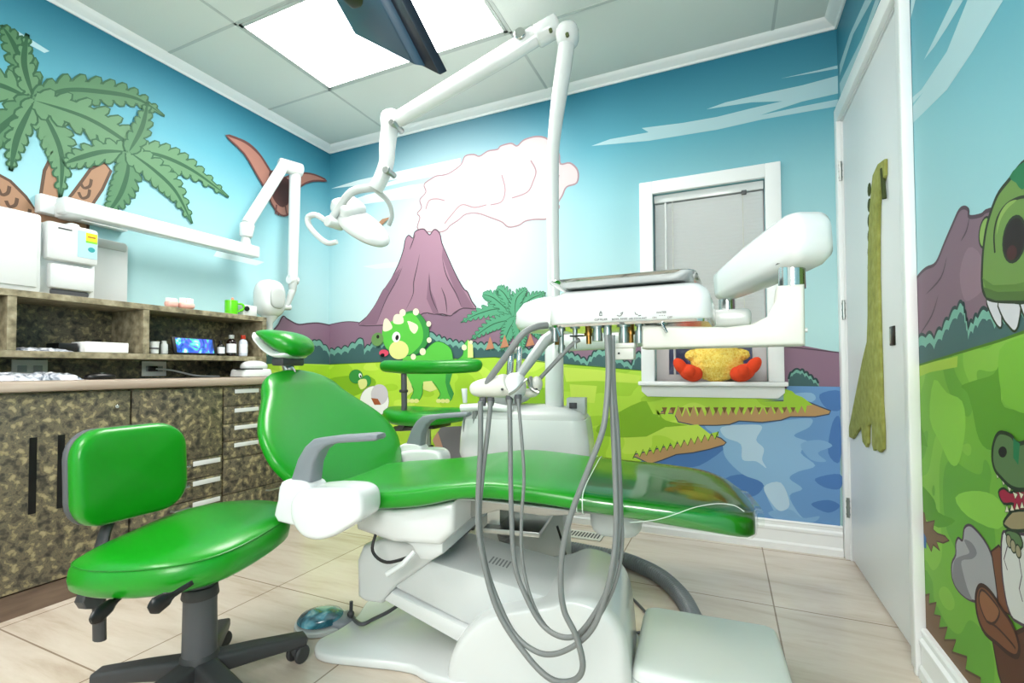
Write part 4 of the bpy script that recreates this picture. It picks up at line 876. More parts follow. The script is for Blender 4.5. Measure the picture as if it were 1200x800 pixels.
MB().sphere((.58, .02, .455), (.075, .11, .055), p=.6).build('leg_rest_pivot', WHITE2, PC, local=True)
# control lever and cable
MB().tube([(.035, -.215, .37), (.015, -.24, .345), (-.03, -.25, .315)], .008, 10).build('release_lever', WHITE, PC, local=True)
MB().tube([(-.08, -.22, .42), (-.075, -.25, .375), (-.03, -.25, .348), (.03, -.22, .36)], .0045, 8, 6).build('cable', BLACK, PC, local=True)
# lift arm: slanted covered beam
up = [(-.17, .345), (-.19, .30), (-.187, .19), (-.16, .178), (-.105, .178), (-.06, .235), (.03, .30), (.06, .325), (.05, .37), (-.10, .372)]
MB().prism(up, lambda u, v: Vector((u, -.155, v)), lambda u, v: Vector((u, .155, v)), bev=.014, seg=3).build('lift_head_cover', WHITE2, PC, local=True, smooth=50)
MB().prism([(-.08, .23), (.05, .318), (.60, .22), (.60, .10), (.30, .10)], lambda u, v: Vector((u, -.14, v)), lambda u, v: Vector((u, .14, v)), bev=.01).build('lift_beam', WHITE2, PC, local=True)
MB().prism([(-.10, .190), (-.075, .216), (.30, .105), (.30, .07), (.22, .07)], lambda u, v: Vector((u, -.150, v)), lambda u, v: Vector((u, .150, v)), bev=.006).build('lift_lower_link', WHITE, PC, local=True)
MB().bb((-.05, -.11, .345), (.10, .11, .42), bev=.004).build('lift_joint', DARK2, PC, local=True)
# pump housing
hs = [(.12, 0), (.125, .06), (.15, .12), (.195, .175), (.255, .215), (.33, .24), (.42, .262), (.47, .285), (.52, .284), (.57, .265), (.605, .22), (.62, .15), (.632, 0)]
hs = [(p[0], p[1]) for p in catmull([Vector(q) for q in hs], 3)]
pillow(hs, -.205, .185, .035, 'pump_housing', WHITE, 0)
fp = [(p[0], p[1]) for p in catmull([Vector(q) for q in [(-.345, -.12), (-.325, -.172), (-.27, -.195), (-.15, -.185), (0, -.175), (.12, -.205), (.60, -.22), (.62, .2), (.1, .19), (-.05, .17), (-.2, .2), (-.29, .21), (-.335, .185), (-.335, .12), (-.312, .03), (-.322, -.06)]], 4, closed=True)]
MB().prism(fp, lambda u, v: Vector((u, v, 0.0005)), lambda u, v: Vector((u, v, .028)), bev=.009, seg=3).build('foot_plate', WHITE, PC, local=True, smooth=50)
lab = MB()
for k in range(6): lab.box((.20+k*.011, -.02, .318-.178*(.15+k*.011)+.0003), (.005, .05, .0008), Matrix.Rotation(math.atan(.178), 3, 'Y'))
lab.build('printed_label', mat('label_grey', '#8b8f92', .6), PC, local=True, smooth=0)
# clear foot cover
PLAST = bpy.data.materials.new('clear_plastic'); PLAST.use_nodes = True; n = PLAST.node_tree.nodes; Lk = PLAST.node_tree.links; n.clear()
o_ = n.new('ShaderNodeOutputMaterial'); gl = n.new('ShaderNodeBsdfGlossy'); gl.inputs['Roughness'].default_value = .10; tr = n.new('ShaderNodeBsdfTransparent'); tr.inputs['Color'].default_value = (.93, .97, .93, 1)
mx = n.new('ShaderNodeMixShader'); fz = n.new('ShaderNodeLayerWeight'); fz.inputs['Blend'].default_value = .22
ad = n.new('ShaderNodeMath'); ad.operation = 'ADD'; ad.inputs[1].default_value = .08; Lk.new(fz.outputs['Fresnel'], ad.inputs[0])
nt = n.new('ShaderNodeTexNoise'); nt.inputs['Scale'].default_value = 7; nt.inputs['Distortion'].default_value = .6; bp_ = n.new('ShaderNodeBump'); bp_.inputs['Strength'].default_value = .25; bp_.inputs['Distance'].default_value = .006
tcp = n.new('ShaderNodeTexCoord'); Lk.new(tcp.outputs['Object'], nt.inputs['Vector'])
Lk.new(nt.outputs['Fac'], bp_.inputs['Height']); Lk.new(bp_.outputs['Normal'], gl.inputs['Normal'])
Lk.new(ad.outputs[0], mx.inputs['Fac']); Lk.new(tr.outputs[0], mx.inputs[1]); Lk.new(gl.outputs[0], mx.inputs[2]); Lk.new(mx.outputs[0], o_.inputs['Surface'])
rings = []; rnd = random.Random(3)
for i in range(31):
    x = .50+.45*i/30; xi = min(x, .93); a, b, w = ln(ztop, xi), ln(zbot, xi), ln(hw, xi); h = (a-b)/2+.005; zc = (a+b)/2
    w = w+.006 if x < .9 else max(w+.006, .15-(x-.9)*1.5)
    if x > .9: h *= max(.6, 1-(x-.9)*7)
    ring = []
    for k in range(33):
        t = -.30*PI+1.45*PI*k/32+(.0); c, s = math.cos(t), math.sin(t)
        ring.append((x, math.copysign(abs(c)**.38, c)*w, zc+math.copysign(abs(s)**.5, s)*h+rnd.uniform(0, .0003)))
    rings.append(ring)
fc = MB().loft(rings, cap=False, closed=False).build('foot_cover', PLAST, smooth=60, parent=PC, local=True)
fc['label'] = 'clear plastic foot cover'
se = MB(); 
for dx in (0, .014): 
    x = .502+dx; a, b, w = ln(ztop, x), ln(zbot, x), ln(hw, x); h = (a-b)/2+.006; zc = (a+b)/2
    se.tube([(x, math.copysign(abs(math.cos(t))**.38, math.cos(t))*(w+.007), zc+math.copysign(abs(math.sin(t))**.5, math.sin(t))*h) for t in [PI*k/20 for k in range(-5, 26)]], .0014, 6)
se.build('cover_seam', mat('cover_seam', '#dfeee2', .3), fc)

MB().tube([PL(x, y, -.2785) for x, y in ((738, 612), (768, 609), (792, 602), (815, 594), (840, 590), (860, 592), (872, 599))], .0008, 6, 5).build('cover_hem', mat('cover_seam'), fc)

# ------------------------------------------------------------------ cuspidor unit with light pole behind chair
dy = .60
CU = empty('dental_unit', O+U*.17+V*dy, TH, label='white dental unit box standing behind the patient chair, carrying the light pole', cat='dental unit')
CUL = Matrix.Translation((-.17, -dy, 0))
def cub(mb, name, m_, **k): 
    for i in range(len(mb.v)): mb.v[i] = mb.v[i]+Vector((-.17, -dy, 0))
    return mb.build(name, m_, CU, local=True, **k)
rings = []
for z, k in ((.30, .9), (.505, .97), (.515, .99), (.53, 1), (.60, .985), (.66, .955), (.675, .94)):
    rings.append([(.165+a*k, dy+b*k, z) for a, b in rr(.56, .30, .06, 6)])
cub(MB().loft(rings), 'housing', WHITE, smooth=50)
rings = []
for z, k in ((.668, .93), (.682, .92), (.70, .84), (.716, .68), (.728, .4)):
    rings.append([(.165+a*k, dy+b*k, z) for a, b in rr(.56, .30, .07, 6)])
cub(MB().loft(rings), 'domed_lid', OFFW, smooth=60)
cub(MB().bb((-.02, dy-.1, 0.0), (.34, dy+.1, .31), bev=.02), 'pedestal', WHITE2)
tp = Vector((.285, dy, .70))
cub(MB().cyl((.285, dy, .69), (.285, dy, 1.045), .040, bev=.006), 'lower_column', WHITE)
cub(MB().cyl((.285, dy, 1.045), (.285, dy, 1.06), .046, bev=.003), 'column_collar', CHROME)
cub(MB().box((.283, dy-.040, .90), (.006, .004, .01)), 'screw', DARK2)
cub(MB().bb((.34, dy-.02, .69), (.42, dy+.05, .76), bev=.004), 'switch_box', OFFW)
cub(MB().bb((.352, dy-.024, .715), (.385, dy-.019, .74), bev=.001), 'switch', DARK)
# bowl hint and tool rest
cub(MB().lathe([(.02, 0), (.085, .03), (.11, .06), (.12, .062), (.118, .07), (.10, .066), (.02, .012), (0, .012)], (.08, dy-.0, .715)), 'rinse_bowl', WHITE)
h0 = PL(541, 478, .50)
hb_ = MB(); e0, e1 = PL(541, 478, .47), PL(575, 476, .47); hb_.tube([e0, e1, PL(600, 480, dy-.1)], .017, 12, flat=1.3); cub(hb_, 'instrument_rest', WHITE)
ss = MB(); ss.cyl(PL(545, 472, .47), PL(544, 455, .47), .009, .013, bev=.002); cub(ss, 'suction_tip', WHITE)
ss = MB(); ss.tube([PL(545, 482, .47), PL(544, 505, .47), PL(549, 528, .47), PL(553, 545, .47)], .006, 8, 5); cub(ss, 'suction_hose', HOSE)
ss = MB(); ss.tube([PL(557, 478, .47), PL(556, 495, .47), PL(552, 515, .47), PL(550, 535, .47)], [.01, .014, .008, .006], 8, 5); cub(ss, 'saliva_hose', HOSE)

# operating light: pole, two jointed arms, lamp
DL = dy
OL = empty('operating_light', O+U*.285+V*dy+Vector((0, 0, 1.06)), TH, label='white operating light on a tall pole with jointed arm, above the patient chair', cat='lamp')
def olb(mb, name, m_, **k):
    for i in range(len(mb.v)): mb.v[i] = mb.v[i]-Vector((.285, dy, 1.06))
    return mb.build(name, m_, OL, local=True, **k)
def Q(x, y, yy=DL): return PL(x, y, yy)
top = Q(665, 42); 
olb(MB().tube([Vector((.285, dy, 1.06)), Q(648, 300), Q(647.5, 200), Q(649, 165), Q(655, 115), Q(661, 75), top], [.028, .028, .028, .028, .034, .036, .036], 18, 4), 'pole', WHITE, smooth=60)
olb(MB().cyl(top+Vector((-.045, -.0, -.0)), top+Vector((.03, 0, .0)), .043, bev=.012).sphere(top+Vector((0, 0, .0)), (.05, .05, .055), p=.8), 'pole_elbow', WHITE)
el1 = Q(632, 38)
olb(MB().cyl(Q(655, 28), Q(628, 44), .048, bev=.012), 'elbow_fork', WHITE)
olb(MB().cyl(Q(612, 47)+Vector((0, -.05, 0)), Q(612, 47)+Vector((0, .05, 0)), .026, bev=.004), 'fork_bolt', CHROME)
cap = MB()
for q in ((648, 45), (667, 50)):
    c1_ = Q(q[0], q[1]); cap = MB(); cap.cyl(c1_+Vector((0, -.058, 0)), c1_+Vector((0, -.045, 0)), .008, seg=12); olb(cap, 'bolt_cap', mat('olive_cap', '#4f5a2c', .5))
el2 = Q(458, 142)
olb(MB().tube([Q(628, 42), Q(600, 60), Q(470, 138), el2], [.046, .046, .040, .038], 16, flat=.8), 'boom_arm', WHITE)
olb(MB().sphere(el2, (.05, .042, .055), p=.8), 'boom_joint', WHITE)
olb(MB().cyl(el2+Vector((.03, -.05, -.03)), el2+Vector((.03, .05, -.03)), .016, bev=.003), 'boom_bolt', STEEL)
olb(MB().tube([el2, Q(454, 170), Q(453, 190), Q(447, 208), Q(440, 222)], [.042, .040, .036, .036, .034], 16, 4), 'drop_arm', WHITE)
bolt = Q(458, 203); olb(MB().cyl(bolt+Vector((.0, -.05, 0)), bolt+Vector((.0, -.03, 0)), .018, bev=.003).cyl(bolt+Vector((0, -.03, 0)), bolt+Vector((0, .03, 0)), .014), 'drop_arm_bolt', STEEL)
hc = Q(424, 263)
ax_l = Vector((.78, .05, -.62)).normalized(); nup = Vector((.38, -.48, .79)); nup = (nup-ax_l*nup.dot(ax_l)).normalized(); wd = nup.cross(ax_l).normalized()
HM = Matrix((ax_l, wd, nup)).transposed()
def hloc(a, b, c): return hc+ax_l*a+wd*b+nup*c
rings = []
for z, k in ((-.028, .86), (-.024, .94), (-.012, 1), (.0, .985), (.012, .90), (.024, .74), (.032, .5), (.036, .2)):
    rings.append([hloc(.168*k*math.cos(2*PI*j/40)*(1 if math.cos(2*PI*j/40) > 0 else .93), .10*k*math.sin(2*PI*j/40), z) for j in range(40)])
olb(MB().loft(rings), 'lamp_head', WHITE, smooth=60)
olb(MB().loft([[hloc(.13*math.cos(2*PI*j/32), .08*math.sin(2*PI*j/32), z) for j in range(32)] for z in (-.034, -.026)]), 'lens', mat('lamp_lens', '#dfe8dc', .15), smooth=40)
olb(MB().loft([[hloc(.02+a, b, z) for a, b in rr(.07, .06, .004, 2)] for z in (.024, .0345)]), 'vent_panel', OFFW)
olb(MB().box(hloc(-.10, 0, .026), (.12, .15, .08), HM, bev=.03, seg=3), 'rear_housing', WHITE)
ymid = Q(440, 222); pvn = hloc(-.045, -.125, -.005) ; pvf = hloc(-.02, .125, .0)
pvn = hc+(Q(401, 267, DL)-Q(424, 263, DL))+wd*0+Vector((0, -.10, 0)); pvf = Q(444, 258)+Vector((0, .09, 0))
olb(MB().tube([ymid+Vector((.0, 0, .01)), ymid.lerp(pvn, .35)+Vector((-.02, -.03, .035)), ymid.lerp(pvn, .75)+Vector((-.008, -.01, .02)), pvn], [.02, .02, .018, .018], 14, 5, flat=.6), 'near_yoke', OFFW)
olb(MB().tube([ymid+Vector((.0, 0, .0)), Q(447, 231)+Vector((0, .06, 0)), Q(448, 245)+Vector((0, .09, 0)), pvf], [.016, .014, .014, .014], 12, 5, flat=.6), 'far_yoke', OFFW)
olb(MB().cyl(pvn+Vector((.0, -.02, 0)), pvn+Vector((.02, .07, .0)), .026, bev=.006), 'yoke_pivot', WHITE)
hh = [pvn+Vector((-.01, 0, .0)), Q(388, 260)+Vector((0, -.11, 0)), Q(379, 262)+Vector((0, -.11, 0)), Q(379, 270)+Vector((0, -.11, 0)), Q(387, 281)+Vector((0, -.11, 0)), Q(400, 291)+Vector((0, -.11, 0)), Q(411, 290)+Vector((0, -.11, 0))]
olb(MB().tube(hh, [.012, .013, .014, .014, .013, .013, .011], 12, 5), 'grab_handle', WHITE)
olb(MB().cyl(hloc(.08, .02, -.03), hloc(.08, .02, -.052), .006), 'lamp_knob', STEEL)

# ------------------------------------------------------------------ delivery tray
TW = math.radians(-1.5); T0 = Vector((-.4085, 1.129, .991)); TU = Vector((math.cos(TW), math.sin(TW), 0)); TV = Vector((-math.sin(TW), math.cos(TW), 0))
DT = empty('instrument_tray', T0, TW, label='white instrument delivery tray with steel pan and hanging hoses over the patient chair', cat='dental unit')
def TL_(p): p = p-T0; return Vector((p.dot(TU), p.dot(TV), p.z))
def TP(x, y, yp=0.0):
    r = ray(x, y); t = (yp-(EYE-T0).dot(TV))/r.dot(TV); return TL_(EYE+r*t)
def dt(mb, name, m_, parent=None, **k): return mb.build(name, m_, parent or DT, local=True, **k)
# body: rounded pod, front panel wide, left wing set back
def pod(x0, x1, y0, y1, zs, r=.05):
    out = []
    for z, ins in zs: out.append([((x0+x1)/2+a, (y0+y1)/2+b, z) for a, b in rr(x1-x0-2*ins, y1-y0-2*ins, max(r-ins*.5, .012), 7)])
    return out
dt(MB().loft(pod(-.145, .30, .06, .31, ((.0, .012), (.008, .004), (.02, 0), (.05, .002), (.075, .018), (.088, .045), (.092, .08)), .09)), 'rear_body', WHITE, smooth=60)
dt(MB().loft(pod(0, .382, .0, .26, ((.0, .004), (.004, .0), (.05, .002), (.07, .010), (.083, .026), (.088, .05)), .035)), 'front_body', WHITE, smooth=60)
dt(MB().loft(pod(.003, .378, .003, .25, ((-.006, .004), (.001, .002)), .03)), 'base_seam', CHROME, smooth=40)
# pan
rings = []
for z, g in ((.090, .028), (.092, .02), (.104, .004), (.108, 0), (.1095, .001), (.107, .005), (.096, .026), (.095, .05)):
    rings.append([(.176+a, .115+b, z) for a, b in rr(.35-2*g, .25-2*g, .04, 6)])
dt(MB().loft(rings), 'steel_pan', CHROME, smooth=50)
# lettering and symbols on the front panel
RX = Matrix.Rotation(PI/2, 4, 'X')
def word(s, px, py, size):
    p = TP(px, py, -.0008); text_mesh(s, size, 'lettering', Matrix.Translation((p.x, -.0006, p.z)) @ RX, DT, INK, local=True)
word('CUP FILLER', 704, 375.3, .0062); word('BOWL RINSE', 726, 374.7, .0062); word('AIR COOLANT', 747.5, 374, .0060); word('WATER', 775, 367, .0065); word('ON', 767, 373, .006); word('OFF', 785, 372.6, .006)
def sym(px, py, pts, r=.0007):
    p = TP(px, py, -.0008); mb = MB()
    for q in pts: mb.tube([(p.x+a, -.0008, p.z+b) for a, b in q], r, 6)
    dt(mb, 'symbol', INK)
sym(704, 369.5, [[(-.003, 0), (-.003, .006), (.003, .006), (.003, 0), (-.003, 0)], [(-.002, .007), (0, .011), (.002, .007)]])
sym(727, 370, [[(-.008, .002), (-.004, .0), (0, 0), (.004, .004), (.006, .009)], [(.0, .005), (.004, .008)]])
sym(746, 370, [[(-.004, .009), (-.002, .004), (.003, .003)], [(.004, 0), (.01, .001)]])
sym(776, 369.5, [[(-.006, 0), (-.004, 0)], [(-.001, 0), (.001, 0)], [(.004, 0), (.006, 0)]])
# under-tray fittings
def fit(px, py, d, parts, nm='valve'):
    p = TP(px, py, d); mb = MB(); z = -.004
    for r, h in parts: mb.cyl((p.x, d, z), (p.x, d, z-h), r, seg=14, mi=0); z -= h
    return dt(mb, nm, STEEL if nm == 'valve' else BRASS)
for px, parts in ((650, ((.014, .006), (.009, .03))), (658, ((.01, .01), (.006, .035), (.009, .02))), (674, ((.012, .005), (.006, .03), (.004, .02))), (700, ((.016, .006), (.011, .012), (.013, .02))), (712, ((.01, .03),)), (731, ((.016, .006), (.010, .014), (.012, .03))), (749, ((.010, .006), (.006, .01), (.010, .03))), (776, ((.014, .005), (.006, .01)))):
    fit(px, 388, .03, parts)
for px in (653, 690, 739): fit(px, 388, .07, ((.009, .014), (.012, .008), (.007, .02)), 'brass_fitting')
for px in (656, 777):
    p = TP(px, 384, .02); dt(MB().tube([(p.x, .0, -.008), (p.x+.012, -.008, -.03)], .003, 8), 'toggle_switch', CHROME)
p = TP(676, 391, .02); dt(MB().box((p.x, .02, -.028), (.035, .012, .004), bev=.001), 'clip_plate', BLACK)
p = TP(731, 413, .03); dt(MB().box((p.x, .03, p.z), (.052, .03, .034), bev=.003).box((p.x, .028, p.z+.016), (.058, .034, .012), bev=.003), 'connector_block', IVORY)
dt(MB().cyl((p.x-.008, .014, p.z-.002), (p.x-.008, .012, p.z-.002), .0025, seg=10), 'connector_screw', DARK)
# front handle tube and holder arm
def tw(x, y, yy): return TP(x, y, yy)
dt(MB().tube([tw(641, 381, -.005), tw(628, 383, -.03), tw(612, 392, -.05), tw(595, 415, -.06), tw(580, 435, -.06), tw(572, 447, -.06), tw(572, 454, -.055), tw(578, 457, -.05)], .0085, 12, 5), 'grab_handle', HOSE)
dt(MB().tube([tw(650, 392, .06), tw(638, 400, .03), tw(606, 444, -.02)], [.028, .028, .02], 12, flat=.5, up=(0, 1, 0)), 'holder_arm', OFFW)
dt(MB().tube([tw(679, 398, .03), tw(668, 406, .03), tw(632, 444, .02)], .0055, 10, 3), 'support_rod', HOSE)
kn = MB(); kn.tube([tw(554, 457, -.045), tw(562, 455, -.045), tw(590, 452, -.04), tw(597, 450, -.04)], [.014, .022, .030, .026], 20, 3); dt(kn, 'holder_knuckle', IVORY)
kn = MB(); kn.sphere(tw(604, 452, -.03), (.026, .03, .034), p=.85); dt(kn, 'holder_hub', WHITE)
kn = MB(); kn.sphere(tw(629, 450, .0), (.014, .02, .02)).sphere(tw(622, 460, .0), (.02, .02, .012)); dt(kn, 'holder_end', IVORY)
dt(MB().tube([tw(597, 462, -.07), tw(606, 456, -.075), tw(617, 444, -.07), tw(620, 452, -.05)], .0035, 8, 4).tube([tw(622, 442, -.03), tw(623, 455, -.05), tw(632, 460, -.05)], .005, 8, 4), 'wire_loop', STEEL)
for x in (589, 629): p = tw(x, 456, -.075 if x < 600 else -.02); dt(MB().cyl(p, p+Vector((0, -.004, 0)), .003, seg=10), 'screw', DARK)
# handpieces standing in holder
for x, y0, y1, r in ((597, 446, 412, .0085), (607, 446, 408, .007)):
    dt(MB().tube([tw(x, y0, -.0), tw(x+1, (y0+y1)/2, -.0), tw(x+2, y1, -.0), tw(x+3, y1-2, -.0)], [r, r*1.05, r*.9, r*.4], 12), 'handpiece', CHROME)
p = tw(604, 409, .01); dt(MB().box(p, (.016, .016, .022), bev=.004), 'handpiece_head', STEEL)
for x, y in ((566, 469), (575, 469), (597, 467), (607, 466)):
    p = tw(x, y, -.045); dt(MB().lathe([(.009, .008), (.010, 0), (.007, -.014), (0, -.014)], p, seg=14), 'hose_collar', DARK2)
# hoses: each runs from the holder down and loops back up to the tray
hoses = [
 [(563, 470), (563, 520), (560, 600), (565, 650), (583, 715), (615, 765), (645, 795), (672, 797), (683, 780), (675, 745), (661, 715), (657, 680), (660, 640), (670, 600), (690, 548), (706, 505), (711, 470), (713, 430), (711, 393)],
 [(575, 470), (571, 510), (565, 560), (562, 610), (570, 665), (588, 715), (605, 745), (628, 763), (650, 766), (675, 755), (695, 735), (708, 702), (718, 660), (722, 610), (720, 540), (717, 470), (715, 430), (714, 393)],
 [(597, 468), (598, 520), (599, 590), (603, 660), (617, 700), (634, 730), (655, 745), (676, 744), (695, 722), (712, 690), (722, 650), (726, 600), (724, 520), (719, 450), (718, 393)],
 [(607, 467), (611, 510), (614, 560), (611, 610), (612, 655), (622, 700), (640, 734), (664, 747), (688, 740), (708, 712), (722, 680), (729, 640), (728, 590), (724, 500), (718, 440), (716, 393)]]
for i, hp_ in enumerate(hoses):
    r = (.0064, .0058, .0058, .004)[i]; off = (-.075, -.062, -.05, -.04)[i]; N = len(hp_)
    pts = []
    for k, (x, y) in enumerate(hp_):
        t = k/(N-1); yy = off + (-.03*math.sin(PI*t)); yy = yy if t < .7 else yy+( .045+i*.008-off*0)*((t-.7)/.3)
        pts.append(tw(x, y, yy-.035))
    dt(MB().tube(pts, r, 12, 6), 'hose', HOSE, smooth=60)
# arm bracket beneath and at right
bt, bb_ = .0, -.05
pr = [TP(752, 409, .02), TP(944, 405, .02)]
xl, xr_ = pr[0].x, pr[1].x; zb = pr[0].z+.001; zt = TP(900, 381, .02).z
zp = TP(930, 333, .02).z; xi = TP(911, 340, .02).x
prof = [(xl, zb), (xr_, zb), (xr_+.001, zp), (xi-.0, zp), (xi-.004, zt+.05), (xi-.02, zt+.018), (xi-.05, zt+.004), (xi-.10, zt), (xl, -.008)]
dt(MB().prism(prof, lambda u, v: Vector((u, .02, v)), lambda u, v: Vector((u, .10, v)), bev=.008, seg=3), 'arm_bracket', IVORY, smooth=50)
pc = TP(928, 328, .06); ztop_ = TP(928, 312, .06).z
dt(MB().cyl((pc.x, .06, zp-.004), (pc.x, .06, ztop_+.01), .026), 'pivot_sleeve', CHROME)
dt(MB().cyl((xr_, .06, zt-.01), (xr_+.008, .06, zt-.01), .005), 'lock_screw', WHITE)
# spring arm: from big knuckle at right back to the pivot by the tray
k1 = TP(935, 285, .06); k2 = tw(850, 335, .36)
rings = []; ddir = (k2-k1).normalized(); side = ddir.cross(Vector((0, 0, 1))).normalized(); upv = side.cross(ddir)
for t, hh_, ww_ in ((-.062, .015, .02), (-.058, .034, .034), (-.045, .05, .042), (-.02, .057, .045), (.05, .056, .045), (.16, .052, .043), (.9, .043, .034), (1.0, .040, .032), (1.02, .03, .026), (1.03, .015, .015)):
    c = k1+ (k2-k1).normalized()*(t if t < .2 and t > 0 or t < 0 else t*(k2-k1).length)
    rings.append([c+side*a+upv*b for a, b in rr(2*ww_, 2*hh_, min(ww_, hh_)*.55, 5)])
rings.sort(key=lambda r: (sum((Vector(q) for q in r), Vector())/len(r)-k1).dot(ddir))
dt(MB().loft(rings), 'spring_arm', WHITE, smooth=60)
dt(MB().cyl((pc.x, .06, ztop_+.004), (pc.x, .06, ztop_+.03), .032), 'pivot_ring', DARK)
q0 = tw(852, 347, .36)
dt(MB().cyl(q0+Vector((0, 0, .02)), q0+Vector((0, 0, -.045)), .022), 'lower_pivot', CHROME)
q1 = q0+Vector((0, 0, -.045))
dt(MB().box(q1+Vector((.0, 0, -.02)), (.12, .09, .05), bev=.015, seg=3), 'pivot_cap', WHITE)
q2 = tw(655, 402, .75)
dt(MB().tube([q1+Vector((0, 0, -.03)), (q1+q2)/2+Vector((0, 0, -.03)), q2], [.032, .032, .034], 14, flat=.8), 'support_beam', WHITE)

# ------------------------------------------------------------------ stools
def caster(p, parent, name='caster'):
    mb = MB(); mb.cyl(p+Vector((-.011, 0, .026)), p+Vector((-.024, 0, .026)), .026, bev=.005).cyl(p+Vector((.011, 0, .026)), p+Vector((.024, 0, .026)), .026, bev=.005)
    mb.cyl(p+Vector((-.012, 0, .026)), p+Vector((.012, 0, .026)), .008).sphere(p+Vector((0, 0, .04)), (.014, .022, .02), p=.7)
    return mb.build(name, DARK, parent)
def star(parent, c, R, a0, zh=.085, w=.03):
    MB().lathe([(.045, .045), (.05, .06), (.046, zh+.03), (.036, zh+.045), (0, zh+.045)], (c.x, c.y, 0)).build('base_hub', DARK, parent)
    for k in range(5):
        a = a0+2*PI*k/5; d = Vector((math.cos(a), math.sin(a), 0)); s = Vector((-d.y, d.x, 0)); rg = []
        for t, z, hh, ww in ((.03, zh, .028, w), (.5, zh-.008, .022, w*.9), (.9, zh-.018, .016, w*.85), (1.0, zh-.02, .014, w*.8), (1.02, zh-.02, .006, w*.5)):
            q = c+d*R*t; rg.append([Vector((q.x, q.y, z))+s*a_+Vector((0, 0, b_)) for a_, b_ in rr(2*ww, 2*hh, min(ww, hh)*.5, 3)])
        lg = MB().loft(rg).build('leg', DARK, parent)
        e = c+d*R*.93; caster(Vector((e.x, e.y, 0.001)), lg)
SC = Vector((-1.315, .862, 0)); st_a = math.radians(12)
S1 = empty('operator_stool', SC, 0, label='green saddle-seat stool with backrest on a dark wheeled base, front left', cat='stool')
star(S1, SC, .27, math.radians(62))
MB().cyl(SC+Vector((0, 0, .10)), SC+Vector((0, 0, .275)), .042, .040).build('gas_lift_sleeve', DARK2, S1)
MB().cyl(SC+Vector((0, 0, .27)), SC+Vector((0, 0, .30)), .045, .042, bev=.003).build('sleeve_ring', DARK, S1)
MB().cyl(SC+Vector((0, 0, .30)), SC+Vector((0, 0, .40)), .036).build('gas_lift_rod', DARK2, S1)
# saddle seat, tilted towards the viewer
sx_ = Vector((math.cos(st_a), math.sin(st_a), 0)); sy_2 = Vector((-sx_.y, sx_.x, 0))
cen = Vector((-1.305, .835, .435)); NN = 48
outl = catmull([Vector(q) for q in [(-.17, -.17), (-.19, -.02), (-.185, .12), (-.12, .20), (0, .225), (.12, .205), (.2, .12), (.215, 0), (.195, -.12), (.12, -.20), (0, -.225), (-.11, -.215)]], 4, closed=True)
def seatz(a, b): return .012*(a/.2)-.018*(b < 0)*(abs(b)/.2)**2*0 + .05*b*1.0/.2*.35 - .02*max(0, a/.2-.5)
rings = []
for k, z in ((.80, -.048), (.92, -.046), (.985, -.034), (1.0, -.012), (.99, .008), (.955, .022), (.90, .030), (.7, .034), (.4, .033), (.1, .032)):
    rings.append([cen+sx_*(p[0]*k)+sy_2*(p[1]*k)+Vector((0, 0, z+seatz(p[0]*k, p[1]*k)*(1 if z > -.2 else .5))) for p in outl])
MB().loft(rings).build('seat', GREEN, S1, smooth=70)
sm_ = [cen+sx_*(p[0]*.965)+sy_2*(p[1]*.965)+Vector((0, 0, .0205+seatz(p[0]*.965, p[1]*.965))) for p in outl]
MB().tube(sm_+[sm_[0]], .0022, 6).build('seat_seam', GREEND, S1)
MB().box(cen+Vector((-.02, .01, -.06)), (.2, .16, .016), bev=.004).box(cen+Vector((-.0, .02, -.052)), (.1, .1, .03), bev=.006).build('seat_plate', DARK, S1)
# backrest
bn = Vector((math.cos(math.radians(2)), math.sin(math.radians(2)), .06)).normalized(); bs = Vector((-bn.y, bn.x, 0)).normalized(); bu = bn.cross(bs)
bc = Vector((-1.50, .782, .607))
def slab(c, w, h, th, m_, name, curve=.02, r=.07, n_=(1, 0)):
    rg = []
    for t, k in ((-.5, .93), (-.45, .975), (-.25, 1), (.1, 1), (.35, .975), (.46, .93), (.54, .86), (.575, .75), (.61, .6), (.635, .45), (.65, .3), (.658, .15), (.66, .03)):
        rg.append([c+bs*(a*k)+bu*(b*k)+bn*(t*th+curve*(a*k/(w/2))**2 + (.006*(1-k))) for a, b in rr(w, h, r, 6)])
    return MB().loft(rg).build(name, m_, S1, smooth=65)
slab(bc, .275, .25, .05, GREEN, 'backrest'); slab(bc-bn*.034, .275, .25, .025, DARK2, 'backrest_shell')
MB().tube([bc-bn*.045+bu*.03, bc-bn*.05-bu*.08, Vector((-1.49, .715, .42)), Vector((-1.488, .715, .19))], [.016, .018, .02, .02], 12, 4, flat=.6).build('back_post', DARK, S1)
MB().cyl(at(101, 700, 1.215), at(111, 701, 1.20), .026, seg=8, bev=.003).build('adjust_knob', DARK, S1)
MB().tube([Vector((-1.49, .715, .37)), Vector((-1.40, .78, .372)), cen+Vector((-.03, 0, -.062))], .018, 10, flat=1.6).build('post_bracket', DARK, S1)
def paddle(a, b, n_):
    d = (b-a).normalized(); MB().tube([a, a.lerp(b, .45), a.lerp(b, .6), a.lerp(b, .85), b], [.006, .007, .016, .02, .008], 12, flat=.45, up=(0, 0, 1), smooth=3).build(n_, BLACK, S1)
paddle(onp(160, 684, 1, .68), onp(106, 728, 1, .58), 'tilt_lever'); paddle(onp(226, 682, 1, .70), onp(174, 715, 1, .62), 'height_lever')

